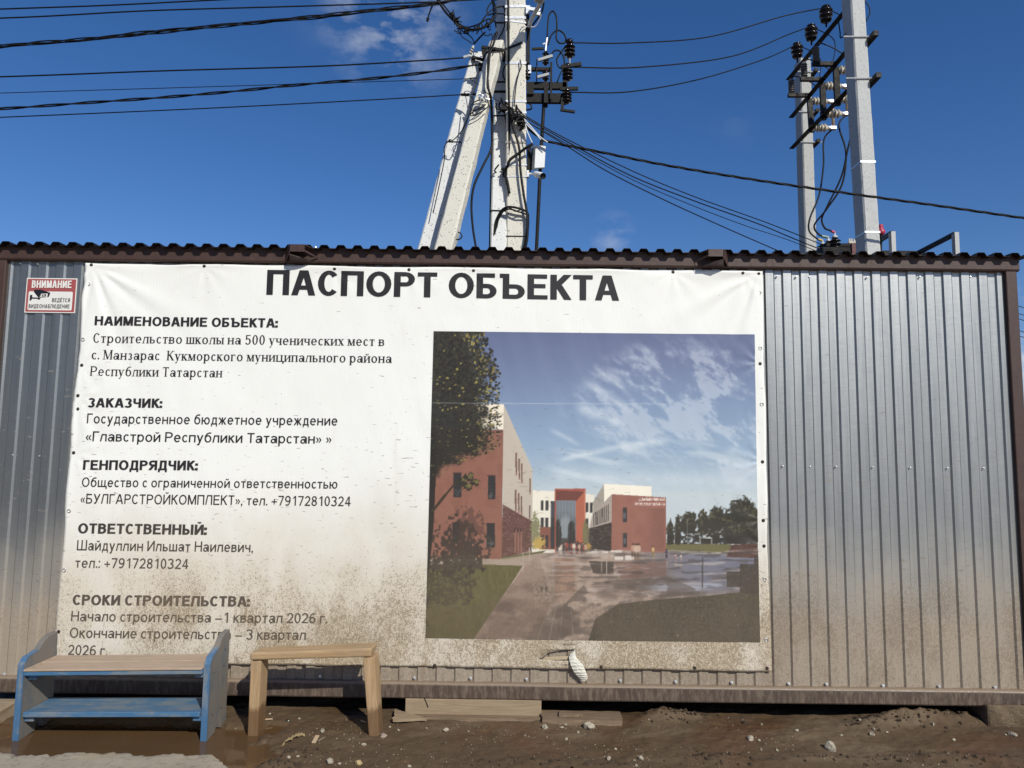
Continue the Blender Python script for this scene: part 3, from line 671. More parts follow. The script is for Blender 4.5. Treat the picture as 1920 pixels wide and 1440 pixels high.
    if ch == 'а':
        Wd = .56; g.V(Wd-h, 0, X*.66, ''); g.A(Wd*.5, X*.66, Wd*.5, X*.35, 0, 155); g.A(Wd*.40, X*.30, Wd*.40, X*.31, 0, 360, w*.9, n*.9); g.H(X*.57, Wd*.4, Wd-h, n*.8)
        if sf: g.quad((Wd-w, 0), (Wd+.07, 0), (Wd+.07, .035), (Wd-w, .035))
        return Wd
    if ch == 'б': Wd = .60; g.A(Wd/2, X/2, Wd/2, X/2+.012, 0, 360); g.A(Wd*.62, X*.55, Wd*.62, 1-X*.55, 95, 180); g.H(1-n/2+.01, Wd*.55, Wd*.94); return Wd
    if ch == 'е': Wd = .58; g.A(Wd/2, X/2, Wd/2, X/2+.012, 2, 318); g.H(X/2+.01, w*.6, Wd-.01, n*.9); return Wd
    if ch == '1': g.V(.36, 0, 1, 'b'); g.D(.14, .74, .33, .97, w*.8); return .52
    if ch == '2': g.A(.28, .70, .28, .312, -35, 165); g.D(h*1.1, n*.5, .47, .56, w*.95); g.H(n/2, 0, .57); return .57
    if ch == '4': g.V(.42, 0, 1, ''); g.D(.07, .30, .38, .98, w*.75); g.H(.28, 0, .58); return .58
    if ch == '5': g.H(1-n/2, .12, .52); g.V(.13, .50, 1, '', w*.85); g.A(.27, .32, .30, .335, -150, 130); return .57
    if ch == '6': g.A(.29, .31, .29, .322, 0, 360); g.A(.36, .45, .36, .562, 62, 180); return .58
    if ch == '9': g.A(.29, .69, .29, .322, 0, 360); g.A(.22, .55, .36, .562, -118, 0); return .58
    if ch == '7': g.H(1-n/2, 0, .56); g.D(.20, 0, .50, 1-n, w); return .57
    if ch == '8': g.A(.28, .745, .255, .265, 0, 360); g.A(.28, .27, .285, .285, 0, 360); return .57
    if ch == '.': g.dot(.06, w*.55); return .13
    if ch == ',': g.dot(.06, w*.55); g.D(.03, -.15, .08, 0, w*.6); return .13
    if ch == ':': g.dot(.06, w*.55); g.dot(.06, X-w*.55); return .13
    if ch == '+': g.H(.38, 0, .56, n*.95); g.V(.28, .10, .66, '', n*.95); return .56
    if ch == '–': g.H(.34, 0, .62, n*.95); return .62
    if ch in '«»':
        for d in (0, .22):
            if ch == '«': g.D(.02+d+.17, .12, .05+d, .36, w*.7); g.D(.05+d, .35, .02+d+.17, .6, w*.7)
            else: g.D(.05+d, .12, .02+d+.17, .36, w*.7); g.D(.02+d+.17, .35, .05+d, .6, w*.7)
        return .46
    if ch == ' ': return .26
    raise ValueError('no glyph '+ch)
def lettering(name, text, x0, x1, z0, z1, cap, surf, mat, parent, w=.15, n=None, serif=False, X=.72, gap=.13, inflate=0.0):
    """one line of print lying on the surface y = surf(x, z), from (x0,z0) to (x1,z1), cap height in metres"""
    n = n or w*.86; pen = 0; words = [[]]
    for ch in text:
        g = GB(w, n, serif, X); adv = glyph(ch, g)
        if ch in ' –+«,.:»' and words[-1] and ch == ' ': words.append([])
        for kind, p in g.P:
            if kind == 'q': words[-1].append(('q', [(a+pen, b) for a, b in p]))
            else: words[-1].append(('s', ([(a+pen, b) for a, b in p[0]], [(a+pen, b) for a, b in p[1]])))
        pen += adv + (gap if ch != ' ' else gap*.3)
    tot = pen-gap; sx = (x1-x0)/tot
    for allp in words:
        if not allp: continue
        vs = []; fs = []; k = 0
        def put(p, k):
            x = x0+p[0]*sx; z = z0+(z1-z0)*(p[0]/tot)+p[1]*cap
            vs.append((x, surf(x, z)-.0028-k*.00014, z)); return len(vs)-1
        for kind, p in allp:
            k = (k+1) % 7
            if kind == 'q':
                A = p; area = sum(A[i][0]*A[(i+1) % 4][1]-A[(i+1) % 4][0]*A[i][1] for i in range(4))
                if area < 0: A = A[::-1]
                mx = lambda i, j: math.hypot((A[i][0]-A[j][0])*sx, (A[i][1]-A[j][1])*cap)
                na, nb = max(1, int(max(mx(0, 1), mx(3, 2))/.02)), max(1, int(max(mx(0, 3), mx(1, 2))/.02)); ids = {}
                for b_ in range(nb+1):
                    for a_ in range(na+1):
                        u, v = a_/na, b_/nb; ids[a_, b_] = put([(A[0][q]*(1-u)+A[1][q]*u)*(1-v)+(A[3][q]*(1-u)+A[2][q]*u)*v for q in (0, 1)], k)
                for b_ in range(nb):
                    for a_ in range(na): fs.append((ids[a_, b_], ids[a_+1, b_], ids[a_+1, b_+1], ids[a_, b_+1]))
            else:
                o, i = p; io = [put(a, k) for a in o]; ii = [put(a, k) for a in i]
                for j in range(len(o)-1): fs.append((ii[j], io[j], io[j+1], ii[j+1]))
        mesh_obj(name, vs, fs, mat, parent)
# ================================================================== BANNER
BX0, BX1 = (PX(165, 495, 0).x+PX(105, 1228, 0).x)/2, (PX(1427, 512, 0).x+PX(1443, 1258, 0).x)/2
BZ1 = ZF0-.012; BZ0 = PX(1300, 1256.5, -.02).z
EYE = [(166,533,1),(157,637,1),(154,685,0),(147,742,0),(147,767,0),(139,849,0),(131,958,1),(122,1069,1),(111,1184,0),(1424,549,1),(1425,653,1),(1425,682,0),(1428,758,1),(1430,866,0),(1431.5,976,0),(1433,1024,0),(1434,1086,1),(1436.6,1200,1),(571,1248,0),(815,1248,0),(1127,1250,0),(1302,1252,0),(1438,1253,0),(431,1247,0),(172,496.5,0),(384,499,0),(628,504.5,0),(767,506,0),(888,507.5,0),(1262,510,0),(1392,512,0),(1422,513,0)]
EP = [(PX(px, py, -.02), s) for px, py, s in EYE]
_pull = [(p.x, p.z) for p, s in EP if not s]
def bsurf(x, z):
    """banner surface y(x,z): hangs ~18 mm off the sheet with creases pulled in at the fixings"""
    x = np.asarray(x, float); z = np.asarray(z, float)
    y = -.0255 - .0035*np.sin((x*2.1+z*1.3)) - .004*(fbm(x*1.6+4, z*1.3+8, 3)-.5)*2
    y = y - .0022*(fbm(x*7+z*2, z*1.1, 3)-.5)*2*sstep(0, .5, BZ1-z)
    for cx, cz in _pull:
        dx, dz = x-cx, z-cz; r = np.hypot(dx, dz)+1e-4; a = np.arctan2(dz, dx)
        y = y + .0026*np.exp(-(r/.06)**2) - .0024*np.exp(-r/.16)*sstep(.015, .06, r)*np.cos(9*a+cx*5+cz*3)
    for cx, cz, s, amp, L in ((BX0+.06, BZ1-.02, 1, .0085, .62), (BX1-.03, BZ1-.02, -1, .0075, .62), (BX0, BZ0+.2, 1, .0035, .2)):
        dx, dz = (x-cx)*s, cz-z; r = np.hypot(dx, dz)+1e-4; a = np.arctan2(dz, dx)
        y = y - amp*np.exp(-r/L*1.3)*sstep(.02, .16, r)*(np.cos(13*a+.4)*.7+.3*np.cos(23*a+1.1))*sstep(.02, .3, a)
    # sagging hem folds under the roof edge
    e = np.exp(-((BZ1-z)/.03)); y = y + e*.006*np.sin(x*7.3+.6)-e*.003
    return y
bs1 = lambda x, z: float(bsurf(x, z))
BANM = m_banner(); INK = m_ink()
banner = thing('banner', 'large white vinyl construction notice banner with school picture, stretched over the grey cabin wall', 'banner', ((BX0+BX1)/2, -.02, BZ0))
hole_px = [(1023, 1228), (1029, 1223), (1042, 1221), (1052, 1219), (1060, 1217.5), (1077, 1217), (1073, 1226), (1068, 1238), (1040, 1238), (1018, 1236), (1010, 1235.5)]
HOLE = [PX(a, b, -.02) for a, b in hole_px]
def banner_sheet():
    xs = np.linspace(BX0, BX1, 301); zs = np.linspace(BZ0, BZ1, 180)
    hx0, hx1 = min(p.x for p in HOLE), max(p.x for p in HOLE); hz0, hz1 = min(p.z for p in HOLE), max(p.z for p in HOLE)
    i0 = np.searchsorted(xs, hx0)-2; i1 = np.searchsorted(xs, hx1)+1; j0 = max(np.searchsorted(zs, hz0)-2, 0); j1 = np.searchsorted(zs, hz1)+1
    XX, ZZ = np.meshgrid(xs, zs)
    # edges pull in between the fixings: scalloped outline
    ex = np.exp(-(XX-BX0)/.05); ex2 = np.exp(-(BX1-XX)/.05); ez = np.exp(-(ZZ-BZ0)/.04); ezt = np.exp(-(BZ1-ZZ)/.03)
    wob = (fbm(ZZ*3.1, ZZ*0+2, 3)-.5)*.030; wobx = (fbm(XX*2.3, XX*0+6, 3)-.5)*.022
    lean = (PX(165, 495, 0).x-PX(105, 1228, 0).x)*(ZZ-(BZ0+BZ1)/2)/(BZ1-BZ0)
    X2 = XX + ex*(wob+lean) - ex2*wob*.6; Z2 = ZZ + ez*wobx*.6 - ezt*np.abs(wobx)*.9
    Y2 = bsurf(XX, ZZ); nx = len(xs)
    vs = np.stack([X2, Y2, Z2], -1).reshape(-1, 3).tolist(); fs = []
    idx = lambda j, i: j*nx+i
    for j in range(len(zs)-1):
        for i in range(nx-1):
            if i0 <= i < i1 and j0 <= j < j1: continue
            fs.append((idx(j, i), idx(j, i+1), idx(j+1, i+1), idx(j+1, i)))
    loop = [idx(j0, i) for i in range(i0, i1)]+[idx(j, i1) for j in range(j0, j1)]+[idx(j1, i) for i in range(i1, i0, -1)]+[idx(j, i0) for j in range(j1, j0, -1)]
    outer = [Vector((vs[k][0], vs[k][2], 0)) for k in loop]; inner = [Vector((p.x, p.z, 0)) for p in HOLE]
    b = len(vs)
    for p in HOLE: vs.append((p.x, bs1(p.x, p.z), p.z))
    ids = loop+list(range(b, b+len(HOLE)))
    for t in tessellate_polygon([outer, inner]): fs.append(tuple(ids[k] for k in t))
    o = mesh_obj('vinyl_sheet', vs, fs, BANM, banner, True)
    bm = bmesh.new(); bm.from_mesh(o.data); bmesh.ops.recalc_face_normals(bm, faces=bm.faces)
    if sum(f.normal.y for f in bm.faces) > 0: bmesh.ops.reverse_faces(bm, faces=bm.faces)
    bm.to_mesh(o.data); bm.free()
    s = o.modifiers.new('thickness', 'SOLIDIFY'); s.thickness = .0008; s.offset = -1
banner_sheet()
# torn strip folded down out of the hole, back side out
def flap():
    ctr = [(1077, 1218, -.021), (1072, 1232, -.040), (1078, 1246, -.058), (1084, 1260, -.060), (1090, 1270, -.052), (1092, 1277, -.040)]
    wid = [1, 13, 23, 23, 18, 8]; left = []; right = []
    C = spline([PX(a, b, y) for a, b, y in ctr], 9); Wd = np.interp(np.linspace(0, 5, len(C)), range(6), wid)
    vs = []; fs = []; m = 9
    for i, c in enumerate(C):
        for j in range(m):
            u = j/(m-1)-.35; r = .0022*math.sin(i*1.55+u*2.4)*min(1, i/8) + .004*(vnoise(np.array([i*.9]), np.array([j*.8]))[0]-.5)
            vs.append((c.x+u*Wd[i]*.0033, c.y+r+.022*(u-.2)**2-.012*u, c.z+.004*u*(i % 3-1)))
    for i in range(len(C)-1):
        for j in range(m-1): fs.append((i*m+j, i*m+j+1, (i+1)*m+j+1, (i+1)*m+j))
    o = mesh_obj('torn_flap', vs, fs, simple('dirty_vinyl_back', (.70, .67, .58), .7, 0, .25, 60), banner, False)
    s = o.modifiers.new('thickness', 'SOLIDIFY'); s.thickness = .001
    # rolled hem seen through the hole
    a, b = PX(1016, 1234, -.014), PX(1071, 1233, -.014)
    MB().hexa([(a.x, -.016, a.z-.013), (b.x, -.016, b.z-.010), (b.x, -.0125, b.z-.010), (a.x, -.0125, a.z-.013), (a.x+.02, -.0145, a.z+.008), (b.x, -.0145, b.z+.010), (b.x, -.012, b.z+.010), (a.x+.02, -.012, a.z+.008)]).build('torn_hem', simple('stained_vinyl', (.42, .33, .22), .7, 0, .35, 50), banner)
flap()
EYEM = simple('dull_eyelet_metal', (.45, .45, .44), .4, .8, .2, 40); SCRM = simple('rusty_screw_head', (.05, .035, .028), .6, .4, .4, 60)
for p, s in EP:
    y = bs1(p.x, p.z)
    if s: MB().lathe((p.x, y+.001, p.z), (0, -1, 0), [(0, .013), (.003, .0125), (.004, .010), (.003, .0065), (.0005, .006), (-.001, 0)], 16).build('eyelet', EYEM, banner, True)
    else: MB().lathe((p.x, y+.001, p.z), (0, -1, 0), [(0, .0115), (.002, .011), (.003, .0075), (.007, .006), (.0075, 0)], 10).build('screw', SCRM, banner)
SAN, BLD = dict(w=.132, X=.73, gap=.105), dict(w=.215, n=.175, X=.72, gap=.085); CAL = dict(w=.132, X=.715, gap=.125); SER = dict(w=.150, n=.066, serif=True, X=.68, gap=.15)
LINES = [("ПАСПОРТ ОБЪЕКТА", 500, 553, 1160, 564, 46.5, dict(w=.205, n=.165, X=.72, gap=.085)),
 ("НАИМЕНОВАНИЕ ОБЪЕКТА:", 178.3, 609.9, 520.6, 614.4, 17, BLD), ("Строительство школы на 500 ученических мест в", 175.6, 642.5, 721, 648.9, 17.5, SER),
 ("с. Манзарас  Кукморского муниципального района", 173, 673.6, 734.3, 680.7, 17.5, SER), ("Республики Татарстан", 170.8, 704.4, 416.3, 707.4, 17.5, SER),
 ("ЗАКАЗЧИК:", 166.2, 763.6, 303.9, 764.7, 17.2, BLD), ("Государственное бюджетное учреждение", 164.4, 793.6, 633, 797.8, 18.4, CAL), ("«Главстрой Республики Татарстан» »", 162.5, 827, 621.8, 832, 18.5, SAN),
 ("ГЕНПОДРЯДЧИК:", 156.9, 880.6, 370.6, 881.7, 18, BLD), ("Общество с ограниченной ответственностью", 155, 912.5, 633, 916, 17.6, CAL), ("«БУЛГАРСТРОЙКОМПЛЕКТ», тел. +79172810324", 152.4, 943.6, 657.5, 948.9, 18, CAL),
 ("ОТВЕТСТВЕННЫЙ:", 147.5, 999.7, 387.5, 1002.5, 19, BLD), ("Шайдуллин Ильшат Наилевич,", 145.6, 1031.2, 475, 1035, 19, CAL), ("тел.: +79172810324", 142.5, 1063.7, 353.7, 1066.2, 18.5, CAL),
 ("СРОКИ СТРОИТЕЛЬСТВА:", 137.5, 1133.4, 468, 1136.8, 19, BLD), ("Начало строительства –1 квартал 2026 г.", 134.7, 1163.8, 614, 1168.5, 18.8, SAN), ("Окончание строительства – 3 квартал", 132, 1194.7, 573.5, 1199.5, 18.8, SAN), ("2026 г.", 129.4, 1226.7, 203, 1228.7, 18.8, SAN)]
for text, xa, ya, xb, yb, cap, st in LINES:
    A, B = PX(xa, ya, -.02), PX(xb, yb, -.02); c = (PX(xa, ya-cap, -.02)-A).z
    lettering('lettering', text, A.x, B.x, A.z, B.z, c, bs1, INK, banner, **st)
# ------------------------------------------------------------------ the printed picture, painted into a colour attribute
def picture():
    PY = -.02; TL, TR, BR, BL = [PX(*p, PY) for p in ((813.5, 621.5), (1414, 627.5), (1425, 1204), (798, 1196))]
    nx, ny, ss = 430, 410, 2
    uu = (np.arange(nx*ss)+.5)/(nx*ss); vv = (np.arange(ny*ss)+.5)/(ny*ss); U, V = np.meshgrid(uu, vv)
    def bil(U, V, k): return (TL[k]*(1-U)+TR[k]*U)*(1-V)+(BL[k]*(1-U)+BR[k]*U)*V
    Xw, Zw = bil(U, V, 0), bil(U, V, 2)
    D = np.stack([Xw-CAM.x, Xw*0+PY-CAM.y, Zw-CAM.z], -1)
    dep = D@np.array(FW); x = PW/2+FPX*(D@np.array(RT))/dep; y = PH/2-FPX*(D@np.array(UP))/dep   # design coordinates
    img = np.zeros(x.shape+(3,))
    rgb = lambda r, g, b: np.array([r, g, b], float)
    def blend(mask, col):
        img[...] = img*(1-mask[..., None]) + np.asarray(col)*mask[..., None]
    def poly(pts):
        ins = np.zeros(x.shape, bool); n = len(pts)
        for i in range(n):
            (xa, ya), (xb, yb) = pts[i], pts[(i+1) % n]
            if ya == yb: continue
            c = ((ya > y) != (yb > y)) & (x < (xb-xa)*(y-ya)/(yb-ya)+xa); ins ^= c
        return ins.astype(float)
    rect = lambda a, b, c, d: poly([(a, b), (c, b), (c, d), (a, d)])
    ell = lambda cx, cy, rx, ry, k=.25: sstep(1+k, 1-k, ((x-cx)/rx)**2+((y-cy)/ry)**2)
    F = lambda s, t, o=4, a=0, b=0: fbm(x*s+a, y*t+b, o)
    # sky
    ys = [621, 690, 760, 840, 890, 930]; cs = np.array([(88, 99, 142), (103, 119, 160), (118, 143, 180), (136, 163, 192), (158, 179, 196), (186, 198, 203)], float)
    img[...] = np.stack([np.interp(y, ys, cs[:, k]) for k in range(3)], -1)
    blend(sstep(1150, 800, x)*.25*sstep(860, 700, y), rgb(92, 106, 146))
    s1 = (x*.80+y*.60); s2 = (-x*.60+y*.80)
    cl = fbm(s1*.014, s2*.030+3, 6, .58); cl2 = fbm(s1*.045+7, s2*.09, 5, .6)
    reg = ell(1290, 760, 190, 105, .9)+.8*ell(1390, 830, 80, 70, .8)
    blend(np.clip(sstep(.42, .74, cl*.6+cl2*.4)*1.35*np.clip(reg, 0, 1), 0, .52), rgb(196, 204, 216))
    wisp = sstep(.50, .72, fbm(x*.010+y*.004+30, y*.055-x*.012, 5)); blend(wisp*.55*sstep(800, 850, y)*sstep(1010, 1060, x), rgb(196, 207, 214))
    for (ax_, ay_, bx_, by_, wd, am) in ((1050, 862, 1160, 838, 5, .5), (1160, 838, 1250, 826, 8, .45), (1085, 765, 1165, 797, 11, .5), (1037, 808, 1082, 832, 4, .4), (1098, 715, 1180, 770, 9, .35), (1040, 890, 1420, 905, 14, .35), (1120, 694, 1180, 740, 4, .3)):
        L = math.hypot(bx_-ax_, by_-ay_); tx, ty = (bx_-ax_)/L, (by_-ay_)/L; al = (x-ax_)*tx+(y-ay_)*ty; pe = -(x-ax_)*ty+(y-ay_)*tx
        blend(np.exp(-(pe/wd)**2)*sstep(-15, 15, al)*sstep(L+15, L-15, al)*am*(.4+1.2*F(.06, .09, 4, ax_)), rgb(204, 213, 220))
    # plaza and lawns
    g = sstep(1029, 1033, y); blend(g, rgb(136, 114, 100)); fine = F(.35, .35, 3, 5); pl = F(.03, .06, 5, 2)
    blend(g*sstep(.35, .7, pl)*.75, rgb(190, 163, 143)); blend(g*sstep(1150, 1330, x)*sstep(1125, 1095, y)*.9, rgb(104, 108, 130))
    blend(g*sstep(1050, 1100, y)*sstep(.5, .66, F(.02, .05, 4, 40))*.6, rgb(80, 66, 60))
    # paving lines fanning to the portal
    for x0 in (888, 912, 936, 960, 985, 1008, 1030, 1050, 1075):
        xl = 1062+(x0-1062)*(y-1040)/(1196-1040); lw = .5+.7*(y-1040)/150
        blend((np.abs(x-xl) < lw)*g*sstep(1055, 1075, y)*.55, rgb(160, 138, 120))
    blend(poly([(1010, 1040), (985, 1060), (888, 1196), (1010, 1196), (1035, 1120)])*.35*sstep(1040, 1070, y), rgb(112, 82, 68))
    # far right: trees, pitch, wall
    blend(poly([(1248, 1017), (1376, 1021), (1372, 1037), (1248, 1032)]), rgb(108, 102, 58)); blend(poly([(1248, 1030), (1372, 1036), (1372, 1042), (1248, 1036)])*.7, rgb(150, 142, 126))
    lf = F(.28, .28, 4, 11)
    for cx, cy, rx, ry in ((1256, 1000, 7, 26), (1270, 995, 7, 28), (1291, 982, 17, 24), (1318, 985, 13, 28), (1343, 976, 18, 28), (1366, 985, 16, 30), (1392, 962, 26, 30), (1412, 985, 16, 34), (1380, 1000, 36, 20), (1330, 1005, 30, 14)):
        d = ((x-cx)/rx)**2+((y-cy)/ry)**2+(lf-.5)*1.5; mk = sstep(1.1, .8, d)*sstep(1023, 1019, y); blend(mk, rgb(46, 44, 36)); blend(mk*sstep(.52, .66, F(.33, .33, 3, cx))*sstep(cy+12, cy-12, y)*.75, rgb(98, 92, 62))
    blend(rect(1250, 1004, 1422, 1020)*sstep(.35, .5, lf)*.9, rgb(38, 36, 32)); blend(rect(1282, 1000, 1360, 1008)*sstep(.62, .7, F(.2, .3, 3, 77)), rgb(180, 188, 196))
    for a, b, c, d in ((1311.5, 1008, 1312.5, 1020), (1333, 1008, 1334, 1020), (1311.5, 1008, 1334, 1009)): blend(rect(a, b, c, d), rgb(205, 200, 185))
    for a, t_ in ((1264, 985), (1288, 972)): blend(rect(a, t_, a+.8, 1020)*.8, rgb(150, 150, 150))
    wal = poly([(1371, 1021), (1420, 1019), (1421, 1046), (1361, 1044)]); blend(wal, rgb(98, 62, 52)); blend(wal*sstep(.5, .65, F(.5, .9, 2)), rgb(70, 46, 40))
    # centre block
    blend(poly([(998, 919), (1040, 921), (1040, 1036), (998, 1036)]), rgb(232, 223, 203)); blend(poly([(1094, 925), (1114, 927), (1114, 1036), (1094, 1036)]), rgb(226, 218, 200))
    blend(rect(1012, 988, 1040, 1030), rgb(140, 80, 62)); blend(rect(1094, 990, 1114, 1034), rgb(110, 92, 74))
    for a, b, c, d in ((1014, 938, 1019.5, 956.5), (1022.7, 938, 1028.3, 956.5), (1014, 970, 1019.5, 988), (1022.7, 970, 1028.3, 988), (1023, 1003, 1028, 1026), (1015, 1003, 1019, 1026), (1098, 942, 1103, 960), (1106, 942, 1111, 961), (1098, 972, 1103, 990)): blend(rect(a, b, c, d), rgb(52, 50, 52))
    blend(rect(1032.5, 939, 1040, 1028), rgb(62, 68, 76)); blend(rect(1032.5, 970, 1040, 1028)*.6, rgb(40, 38, 40))
    blend(rect(1040, 916, 1098, 1038), rgb(172, 80, 60)); blend(poly([(1042, 919), (1095.5, 921.5), (1079.5, 940), (1042.5, 938)]), rgb(118, 58, 48))
    blend(poly([(1095, 923), (1098, 920), (1097.5, 1038), (1079.5, 1034), (1079.5, 940)]), rgb(184, 92, 64)); blend(poly([(1096, 918), (1098, 918), (1097.5, 1038), (1095.8, 1038)])*.8, rgb(215, 140, 110))
    gl = rect(1042.5, 938, 1079.5, 1036); blend(gl, rgb(112, 120, 128)); blend(gl*sstep(955, 985, y)*.5, rgb(70, 76, 82)); blend(gl*ell(1060, 990, 13, 22, .6)*.7, rgb(150, 158, 164))
    for cx in (1046, 1071): blend(gl*sstep(1.2, .8, ((x-cx)/7)**2+((y-1000)/26)**2+(lf-.5)), rgb(42, 42, 40))
    blend(gl*(np.abs(((x-1042)/6.2) % 1-.5) > .44)*.35, rgb(170, 176, 180)); blend(rect(1042.5, 1008, 1079.5, 1036)*(.4+.4*lf), rgb(48, 42, 40))
    # left building
    blend(poly([(860, 757), (945, 759), (945, 806), (860, 800)]), rgb(236, 222, 198)); fb = poly([(800, 806), (944, 806), (941, 1048), (800, 1046)]); blend(fb, rgb(150, 94, 74))
    blend(fb*(np.abs((y/2.6) % 1-.5) > .36)*.22, rgb(116, 66, 52)); blend(fb*sstep(.45, .7, F(.05, .05, 4))*.3, rgb(130, 74, 58))
    sd_ = poly([(945, 758.5), (977, 831), (998.5, 880), (998.5, 977), (942.5, 945)]); blend(sd_, rgb(190, 176, 158)); blend(sd_*(np.abs(((y-x*.55)/3.2) % 1-.5) > .4)*.12, rgb(150, 136, 120))
    blend(poly([(942.5, 945), (998.5, 977), (997, 1031), (941, 1047)]), rgb(99, 63, 54)); blend(poly([(942.5, 945), (998.5, 977), (997, 1031), (941, 1047)])*sstep(.55, .68, F(.25, .8, 3)), rgb(124, 86, 76))
    for a, b, c, d in ((851, 887, 866, 932), (915.5, 892, 929.5, 936), (849, 980, 864, 1014), (913, 981, 928.5, 1026)): blend(rect(a-1.5, b-1, c, b+.5), rgb(80, 44, 36)); blend(rect(a, b, c, d), rgb(46, 43, 45)); blend(rect(a+2, d-14, c-2, d-3)*sstep(.5, .6, lf)*.6, rgb(110, 110, 108))
    for a, b, c, d in ((967, 849, 970, 891), (972.6, 860, 975.4, 899), (977.6, 869, 980.2, 906), (993, 897, 995.2, 927), (966, 918, 969, 960), (971.7, 924, 974.5, 962), (977, 930, 979.5, 966), (992.6, 947, 994.8, 975)):
        blend(rect(a, b, c, d), rgb(150, 96, 82)); blend(rect(a, b, a+1.4, d-(d-b)*.15), rgb(70, 48, 44))
    for cx in (966, 971.5, 977): blend(rect(cx-1, 992, cx+2.2, 1036), rgb(152, 98, 82)); blend(rect(cx-1, 991, cx+1, 997), rgb(40, 30, 28))
    # right building
    blend(poly([(1132, 907), (1221, 912), (1221, 932), (1132, 945)]), rgb(238, 228, 206)); blend(poly([(1111, 942), (1132, 907), (1132, 945), (1112, 972)]), rgb(158, 148, 134))
    blend(poly([(1111, 962), (1146.5, 927), (1146.5, 980), (1104, 991)]), rgb(166, 150, 138))
    for k in range(9): a = 1112+k*3.4; blend(rect(a, 962-k*2.1, a+1.6, 986-k*1.2), rgb(56, 48, 46))
    blend(poly([(1105, 990), (1146.5, 979), (1146.5, 1033), (1103, 1028)]), rgb(52, 42, 39)); blend(poly([(1105, 990), (1146.5, 979), (1146.5, 1033), (1103, 1028)])*sstep(.58, .7, F(.2, .7, 3, 9))*.6, rgb(110, 96, 86))
    fr_ = poly([(1146.5, 926.3), (1248, 932.5), (1249, 1036), (1146, 1032)]); blend(fr_, rgb(156, 95, 78)); blend(fr_*sstep(.45, .7, F(.06, .06, 4, 3))*.25, rgb(138, 78, 64))
    for a, b, c, d in ((1167.4, 951, 1175, 979), (1167.6, 999, 1175.2, 1026)): blend(rect(a, b, c, d), rgb(54, 50, 52)); blend(rect(a+1, b+10, c-2, b+20)*.5, rgb(120, 130, 142))
    pat = ((np.floor(x/2.4)+np.floor(y/1.9)) % 2 == 0)*sstep(1196, 1240, x)*rect(1196, 953, 1246, 1033); blend(pat*.62, rgb(92, 50, 44))
    tx1 = rect(1197, 933.6, 1246, 938.6)*(F(1.1, .35, 2, 50) > .47); tx2 = rect(1190, 942.4, 1246, 947.4)*(F(1.1, .35, 2, 80) > .47); blend((tx1+tx2)*.85, rgb(236, 222, 212))
    # plants, people, seats, reflections
    for cx, cy, rx, ry, c in ((1004, 995, 9, 34, (132, 130, 88)), (1011, 1018, 12, 12, (196, 158, 70)), (1097, 1000, 5, 26, (120, 112, 70)), (1100, 1024, 8, 7, (170, 130, 60))):
        blend(sstep(1.1, .7, ((x-cx)/rx)**2+((y-cy)/ry)**2+(F(.4, .4, 3, cx)-.5)*2.2), rgb(*c))
    blend(poly([(940, 1044), (1025, 1031), (1018, 1036), (945, 1050)]), rgb(104, 98, 56)); blend(poly([(800, 1046), (941, 1047), (1018, 1036), (1030, 1040), (940, 1062), (800, 1064)])*.8, rgb(168, 146, 126))
    for a, b, c, d in ((1110, 1032, 1121, 1038), (1127, 1032, 1139, 1039), (1144, 1031, 1166, 1037), (1152, 1042, 1168, 1051), (1172, 1041, 1188, 1051)): blend(rect(a, b, c, d), rgb(214, 200, 186)); blend(rect(a, d-2, c, d)*.6, rgb(130, 112, 100)); blend(rect(a, d+1, c, d+8)*.5, rgb(188, 170, 156))
    rng = np.random.default_rng(12)
    def person(px, py, hh, c):
        blend(ell(px, py-hh*.92, hh*.075, hh*.085), rgb(70, 48, 40)); blend(ell(px, py-hh*.66, hh*.13, hh*.22), rgb(*c)); blend(ell(px-hh*.05, py-hh*.24, hh*.06, hh*.26), rgb(*[v*.6 for v in c])); blend(ell(px+hh*.07, py-hh*.22, hh*.055, hh*.24), rgb(*[v*.75 for v in c]))
    for k in range(18): person(1048+rng.random()*52, 1036+rng.random()*5, 17+rng.random()*7, [(210, 190, 170), (150, 70, 58), (70, 60, 64), (190, 150, 120)][k % 4])
    for px, py, hh, c in ((1186, 1044, 26, (190, 140, 112)), (1192, 1049, 31, (205, 168, 140)), (1197, 1048, 30, (196, 160, 132)), (1224, 1043, 20, (200, 168, 100)), (1249, 1046, 18, (60, 56, 84)), (1266, 1049, 13, (214, 150, 140)), (1276, 1050, 13, (220, 196, 180))): person(px, py, hh, c); blend(ell(px, py+9, 2, 9)*.4, rgb(176, 140, 122))
    blend(poly([(1150, 1052), (1249, 1052), (1249, 1080), (1165, 1084)])*.55, rgb(118, 76, 64)); blend(poly([(1104, 1051), (1150, 1052), (1150, 1076), (1112, 1074)])*.75, rgb(56, 46, 42))
    blend(rect(1040, 1045, 1078, 1135)*.35*(1-sstep(1100, 1140, y)), rgb(150, 90, 62)); blend(poly([(998, 1092), (1034, 1092), (1034, 1128), (1002, 1128)])*.32*sstep(.35, .6, fine), rgb(200, 180, 150)); blend(rect(1013, 1098, 1018, 1110)*.7+rect(1022, 1098, 1027, 1110)*.7, rgb(72, 60, 54))
    blend(g*sstep(.54, .64, F(.018, .16, 5, 91))*sstep(990, 1040, x)*sstep(1150, 1100, y)*.5, rgb(196, 178, 168)); blend(g*sstep(.55, .62, F(.03, .22, 4, 17))*sstep(1000, 1100, x)*sstep(1130, 1090, y)*.5, rgb(62, 54, 54)); blend(ell(1300, 1100, 85, 9, .8)*.7*sstep(.4, .6, F(.03, .2, 4)), rgb(168, 172, 186)); blend(rect(1315, 1044, 1317.5, 1102), rgb(70, 66, 68))
